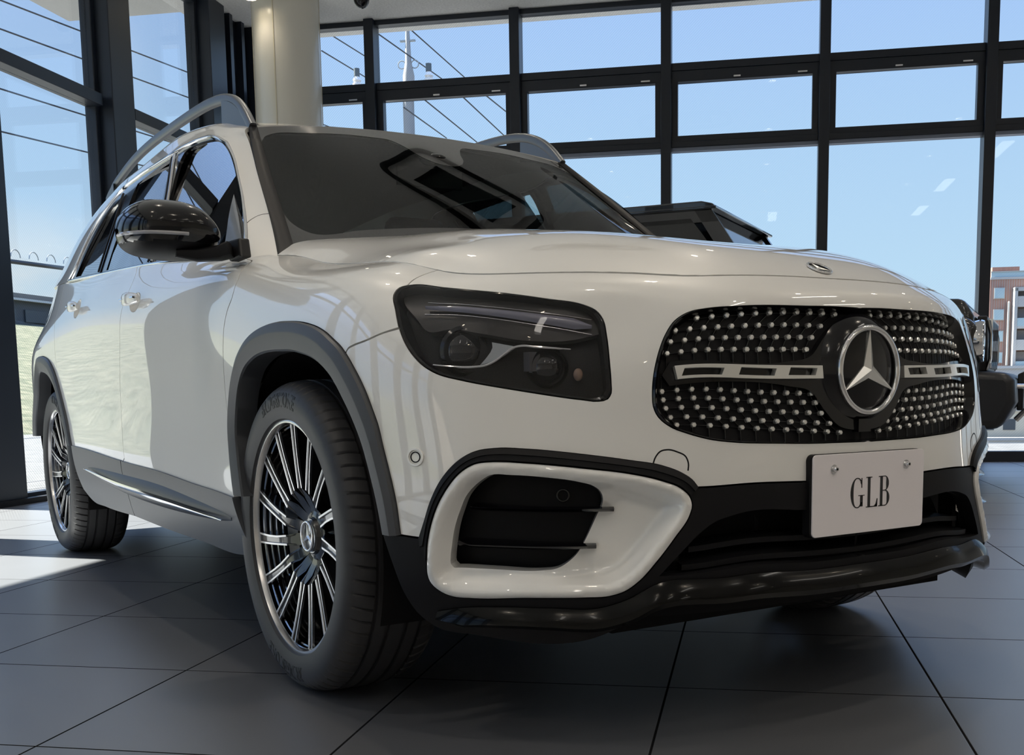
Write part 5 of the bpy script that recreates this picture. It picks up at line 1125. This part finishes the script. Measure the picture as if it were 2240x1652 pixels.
# ---------------- cabin
cab=empty('cabin',(0,0,0),0,car)
g=MB(); g.grid([[(x,y,z-.03*(y/.6)**2) for y in np.linspace(-.72,.72,14)] for x,z in ((-.45,1.02),(-.62,1.055),(-.85,1.03),(-.95,.93),(-.92,.75))]); g.build('dashboard',SEAT,cab)
g=MB(); g.tube([(-1.10+.06*math.sin(q),.36*1+.18*math.cos(q),.95+.17*math.sin(q)) for q in np.linspace(0,2*math.pi,33)[:-1]],.014,8,closed=True); g.build('steering_wheel',SEAT,cab)
def seat(x,y,w_):
    g=MB(); g.box(x-.25,x+.27,y-w_,y+w_,.42,.60); st=len(g.v)
    g.add([(x-.28,y-w_,.55),(x-.16,y-w_,.55),(x-.34,y-w_*.8,1.18),(x-.42,y-w_*.8,1.18),(x-.28,y+w_,.55),(x-.16,y+w_,.55),(x-.34,y+w_*.8,1.18),(x-.42,y+w_*.8,1.18)],[(0,1,2,3),(7,6,5,4),(0,4,5,1),(1,5,6,2),(2,6,7,3),(3,7,4,0)])
    o=bevel(g.build('seat',SEAT,cab,smooth=False),.04,3)
    g=MB(); 
    for dy in ((0,) if w_<.4 else (-.38,0,.38)): g.box(x-.44,x-.34,y+dy-.13,y+dy+.13,1.22,1.40)
    bevel(g.build('headrest',SEAT,o,smooth=False),.04,3)
seat(-1.45,-.38,.25); seat(-1.45,.38,.25); seat(-2.35,0,.60)
MB().box(-3.3,-.2,-.70,.70,.28,.32).build('cabin_floor',LINER,cab,smooth=False)
MB().box(-.50,-.40,-.70,.70,.30,1.00).build('bulkhead',LINER,cab,smooth=False)
rl2=[[tuple(ROOF(u_,v_,-.03*sgn(ROOF))[0]) for v_ in np.linspace(4.6,11.4,18)] for u_ in np.linspace(.06,2.9,12)]
MB().grid(rl2).build('headliner',mat('headliner',(.10,.10,.10),.9),cab)
MB().box(-.98,-.965,-.12,.12,1.36,1.42).build('rear_view_mirror',GBLACK,cab,smooth=False)
for s_ in (-1,1):
    rows=[[tuple(ROOF(u_,v_,-.05*sgn(ROOF))[0]*np.array([1,s_,1])) for v_ in (-.1,.25)] for u_ in np.linspace(.15,2.9,14)]
    g=MB().grid(rows); g.grid([[tuple(BODY(u_,v_,-.06*sgn(BODY))[0]*np.array([1,s_,1])) for v_ in (8.0,6,3)] for u_ in np.linspace(2.0,5.2,14)]); g.build('door_lining',LINER,cab)
# ---------------- wheels
def tyre_prof():
    # (radius, y outward offset from the tyre centre) outer side positive
    o=[(.262,.095),(.272,.112),(.285,.1165),(.305,.119),(.322,.118),(.334,.113),(.344,.104),(.3505,.094)]
    tr=[(.3545,.084),(.3570,.070),(.3580,.0605),(.3505,.060),(.3505,.052),(.3586,.0515),(.3592,.027),(.3515,.0265),(.3515,.0165),(.3594,.016),(.3595,-.016),(.3515,-.0165),(.3515,-.0265),(.3592,-.027),(.3586,-.0515),(.3505,-.052),(.3505,-.060),(.3580,-.0605),(.3570,-.070),(.3545,-.084)]
    return o,tr,[(r,-y) for r,y in o[::-1]]
def make_wheel():
    root=empty('wheel',(0,0,0),0,car)
    o,tr,inn=tyre_prof(); prof=o+tr+inn; ng=72; sub=8; seg=ng*sub
    rows=[]
    for (r,y) in prof:
        row=[]
        sh=abs(y)>.0600 and abs(y)<.110 and r>.335
        mid=abs(y)<=.0600 and r>.356 and abs(y)>.02
        for i in range(seg):
            ph=i%sub; rr_=r
            sk=0
            if sh and ph in (0,): rr_=r-(.0045 if r>.349 else .002)
            a_=2*math.pi*(i/seg)+ (abs(y)-.06)*.5
            row.append((rr_*math.cos(a_),-y,rr_*math.sin(a_)))
        rows.append(row)
    ty=MB().grid(rows,closeu=True,closev=False).build('tyre',RUBBER,root,angle=30)
    # moulded lettering on the side wall
    for a0 in (95,262):
        v,f=textmesh('BRIDGESTONE',.044,bold=.0012,ext=.0006,sx=.74)
        R0=.3125; vv=[]
        for x,y,z in v:
            r_=R0+y; q=math.radians(a0)-x/R0; 
            # side wall depth at this radius
            yy=np.interp(r_,[.285,.305,.322,.334],[.1165,.119,.118,.113]); vv.append((r_*math.cos(q),-(yy+z+.0002),r_*math.sin(q)))
        mkobj('tyre_lettering',vv,f,mat('tyre_letter',(.006,.006,.007),.6),ty,smooth=False)
    # rim barrel: stepped bright rings
    pr=[(.262,.080),(.269,.098),(.271,.104),(.2685,.1065),(.2625,.106),(.2600,.100),(.2590,.094)]
    g=MB().lathe([(r,-y) for r,y in pr],(0,0,0),'y',120); g.build('rim_lip',SATIN,root,angle=50)
    st=[(.259,.094)]; y_=.094; r_=.2575
    for k in range(5): st+=[(r_,y_-.002),(r_-.0005,y_-.011),(r_-.0035,y_-.013)]; y_-=.0145; r_-=.0045
    st+=[(.236,.0),(.236,-.09),(.25,-.10)]
    MB().lathe([(r,-y) for r,y in st],(0,0,0),'y',120).build('rim_barrel',RIMS,root,angle=25)
    g=MB().lathe([(0,.0),(.17,.0),(.17,.022),(0,.022)],(0,.0,0),'y',64); g.build('brake_disc',mat('disc_iron',(.10,.10,.10),.4,metal=.8),root)
    g=MB(); 
    for k in range(14):
        a_=math.radians(205+k*5); 
    rows=[[(rr_*math.cos(a_),y,rr_*math.sin(a_)) for a_ in np.radians(np.linspace(150,215,12))] for rr_,y in ((.19,-.045),(.12,-.045),(.12,.0),(.19,.0))]
    g.grid(rows,closev=True); g.build('brake_caliper',mat('caliper_grey',(.09,.09,.09),.4),root)
    # spokes
    NS=15
    Y=lambda r: np.interp(r,[.04,.065,.092,.112,.16,.20,.262],[.046,.050,.062,.078,.083,.087,.093])
    body=MB(); edge=MB()
    for k in range(NS):
        a0=math.radians(90+360/NS*k)
        def PT(r,w_,dy): # swirl slightly
            q=a0+ .10*(1-(r-.07)/.19)
            return (r*math.cos(q)-w_*math.sin(q),-(Y(r)+dy),r*math.sin(q)+w_*math.cos(q))
        rs=[.040,.065,.092,.112,.16,.20,.235,.2605]; hw=[.0105,.0135,.0150,.0125,.0110,.0112,.0120,.0128]
        rows=[]
        for r,h in zip(rs,hw):
            b1=.0035 if r>.1 else 0.
            rows.append([PT(r,-h*.55,-.034),PT(r,-h,-.004),PT(r,-h,0),PT(r,-h+.0038,0),PT(r,-h+.0052,-b1),PT(r,h-.0052,-b1),PT(r,h-.0038,0),PT(r,h,0),PT(r,h,-.004),PT(r,h*.55,-.034)])
        body.grid(rows,closeu=True)
        for sg_ in (-1,1):
            rows=[]
            for r,h in list(zip(rs,hw))[3:]:
                rows.append([PT(r,sg_*(h+.0004),-.005),PT(r,sg_*(h+.0004),.0006),PT(r,sg_*(h-.0040),.0006),PT(r,sg_*(h-.0046),-.002)])
            edge.grid(rows)
    rb=body.build('spokes',RIMB,root,angle=30); edge.build('spoke_edges',SATIN,rb,angle=30)
    MB().lathe([(.080,-.020),(.076,-.036),(.060,-.048),(.044,-.052),(.040,-.060),(0,-.060)],(0,0,0),'y',60).build('hub',RIMB,root,angle=25)
    for k in range(5):
        a_=math.radians(90+36+72*k); MB().lathe([(0,-.060),(.007,-.060),(.009,-.055),(.011,-.050)],(.058*math.cos(a_),.014,.058*math.sin(a_)),'y',12).build('wheel_bolt',mat('bolt_dark',(.05,.05,.055),.3,metal=.9),root)
    cp=emblem('hub_cap',(0,-.0655,0),(0,-1,0),(0,0,1),.0335,.0035,root,back=False)
    MB().lathe([(.037,-.050),(.037,-.063),(.030,-.0645),(.0295,-.063),(.0,-.063)],(0,0,0),'y',48).build('cap_disc',mat('cap_silver',(.42,.44,.46),.22,metal=.9),cp)
    return root
def copy_tree(o,parent):
    c=o.copy(); link(c,parent)
    for ch in list(o.children):
        if ch.name!=c.name: copy_tree(ch,c)
    return c
w1=make_wheel()
places=[((0,-.785,.3565),0.,1),((-2.829,-.79,.3565),0.,24),((0,.785,.3565),math.pi,9),((-2.829,.79,.3565),math.pi,14)]
for i,(l_,rz,ph) in enumerate(places):
    o=w1 if i==0 else copy_tree(w1,car)
    o.location=l_; o.rotation_mode='XYZ'; o.rotation_euler=(0,math.radians(ph if i else 0),rz) if False else Matrix.Rotation(rz,3,'Z').to_euler()
    o.matrix_local=Matrix.Translation(Vector(l_))@Matrix.Rotation(rz,4,'Z')@Matrix.Rotation(math.radians(ph if i else 0),4,'Y')
# =====================================================================
# black off-roader behind
# =====================================================================
GC=Matrix(((-0.2419,0.9703,0,0),(-0.9703,-0.2419,0,0),(0,0,1,0),(0,0,0,1)))   # local x forward, y left -> building axes
R3=Matrix.Rotation(TH,4,'Z')
g2=empty('off_roader'); g2.matrix_world=Matrix.Translation(B(5.656,-0.296,0))@R3@GC
tag(g2,'black boxy off-roader parked behind the bonnet of the white car','car')
OB=mat('black_paint',(.004,.004,.006),.2,coat=1.); OM=mat('off_roader_plastic',(.012,.013,.017),.4)
def prism2(prof,y0,y1):
    n=len(prof); v=[(x,y0,z) for x,z in prof]+[(x,y1,z) for x,z in prof]
    return v,[tuple(range(n)),tuple(range(n,2*n))[::-1]]+[((i+1)%n,i,n+i,n+(i+1)%n) for i in range(n)]
def pb(name,prof,y0,y1,m_,w_=.02,parent=g2,seg=3):
    v,f=prism2(prof,y0,y1); g=MB().add(v,f); o=g.build(name,m_,parent,smooth=True,angle=35); return bevel(o,w_,seg)
pb('body',[(-3.15,.45),(-3.15,1.33),(.42,1.33),(.50,1.26),(1.66,1.21),(1.72,1.10),(1.72,.55),(1.6,.45)],-.88,.88,OB,.04)
pb('front_wing',[(.35,.6),(.35,1.10),(1.66,1.10),(1.75,1.05),(1.75,.62)],-.965,-.56,OB,.05); pb('front_wing',[(.35,.6),(.35,1.10),(1.66,1.10),(1.75,1.05),(1.75,.62)],.56,.965,OB,.05)
pb('front_bumper',[(1.72,.40),(1.72,.76),(1.93,.75),(1.97,.70),(1.98,.56),(1.90,.40)],-.96,.96,OM,.05)
pb('roof',[(-3.05,1.90),(-2.9,1.945),(-.05,1.945),(.03,1.925),(.05,1.895),(-3.05,1.88)],-.82,.82,OB,.02)
pb('rain_gutter',[(-3.05,1.885),(.06,1.885),(.06,1.905),(-3.05,1.905)],-.845,.845,OB,.006)
# pillars, window band
GL2=glassm('off_roader_glass',(.10,.11,.12),.08)
def quad(pts,th,m_,name,parent=g2):
    p=[Vector(q) for q in pts]; n=(p[1]-p[0]).cross(p[2]-p[0]).normalized()*th; v=[tuple(q) for q in p]+[tuple(q-n) for q in p]
    return MB().add(v,[(0,1,2,3),(7,6,5,4),(0,4,5,1),(1,5,6,2),(2,6,7,3),(3,7,4,0)]).build(name,m_,parent,smooth=False)
for s_ in (-1,1):
    yb,yt=.885*s_,.825*s_
    P_=lambda x,z: (x,yb+(yt-yb)*(z-1.33)/.56,z)
    cols=[(.40,.02),(.27,-.10)],[(-.62,-.62),(-.75,-.75)],[(-1.62,-1.62),(-1.75,-1.75)],[(-3.0,-3.0),(-3.12,-3.06)]
    for (xb0,xt0),(xb1,xt1) in cols: quad([P_(xb0,1.33),P_(xb1,1.33),P_(xt1,1.89),P_(xt0,1.89)],.05*s_,OB,'pillar')
    quad([P_(.08,1.80),P_(-3.1,1.80),P_(-3.1,1.89),P_(.02,1.89)],.03*s_,OB,'roof_side')
    xs=((.27,-.12,-.62,-.62),(-.75,-.75,-1.62,-1.62),(-1.75,-1.75,-3.0,-3.0))
    for xb0,xt0,xb1,xt1 in xs: quad([(P_(xb0,1.33)),(P_(xb1,1.33)),(P_(xt1,1.83)),(P_(xt0,1.83))],.01*s_,GL2,'side_window')
    # wing indicator, headlamp
    pb('wing_indicator',[(1.26,1.09),(1.34,1.165),(1.55,1.165),(1.66,1.09)],s_*.68,s_*.90,OB,.015)
    g=MB().lathe([(.125,1.72),(.135,1.76),(.128,1.782),(.112,1.777),(.108,1.762)],(0,s_*.83,.945),'x',40); hp_=g.build('headlamp',CHROME,g2)
    MB().lathe([(.109,1.765),(.06,1.776),(0,1.778)],(0,s_*.83,.945),'x',40).build('lamp_glass',mat('lamp_glass_dark',(.10,.11,.12),.05,coat=1.),hp_)
    for x_ in (-2.35,.98):
        wv=MB().lathe([(.20,.10*s_),(.24,.125*s_),(.36,.12*s_),(.40,.08*s_),(.40,-.10*s_),(.24,-.12*s_)],(x_,s_*.82,.40),'y',48).build('wheel',RUBBER,g2)
        MB().lathe([(0,.07*s_),(.08,.09*s_),(.22,.10*s_),(.24,.12*s_)],(x_,s_*.82,.40),'y',24).build('rim',SATIN,wv)
quad([(.42,-.74,1.30),(.42,.74,1.30),(.0,.72,1.88),(.0,-.72,1.88)],.01,GL2,'windscreen')
gr2=pb('grille',[(1.72,.76),(1.72,1.12),(1.78,1.12),(1.79,.76)],-.50,.50,OM,.01)
for k in range(11): MB().box(1.79,1.812,-.45+k*.085,-.43+k*.085,.78,1.10).build('grille_slat',CHROME,gr2,smooth=False)
g=MB(); 
for s_ in (-1,1):
    g.tube([(1.785,s_*.50,1.09),(1.805,s_*.50,1.0),(1.805,s_*.50,.84),(1.785,s_*.50,.77)],.012,8)
g.build('grille_edge',CHROME,g2)
nb=pb('plate_holder',[(1.97,.50),(1.97,.74),(2.01,.76),(2.01,.50)],-.27,.27,OM,.008)
g=MB(); g.tube([(1.90,-.40,.66),(2.03,-.38,.66),(2.06,-.36,.54),(1.97,-.34,.44)],.02,8); g.build('skid_bracket',SATIN,g2)
g=MB(); g.box(-.03,.5,-.70,.70,1.34,1.36); g.box(-.4,-.2,-.66,-.2,1.3,1.62); g.box(-.4,-.2,.2,.66,1.3,1.62); g.build('cabin',SEAT,g2,smooth=False)
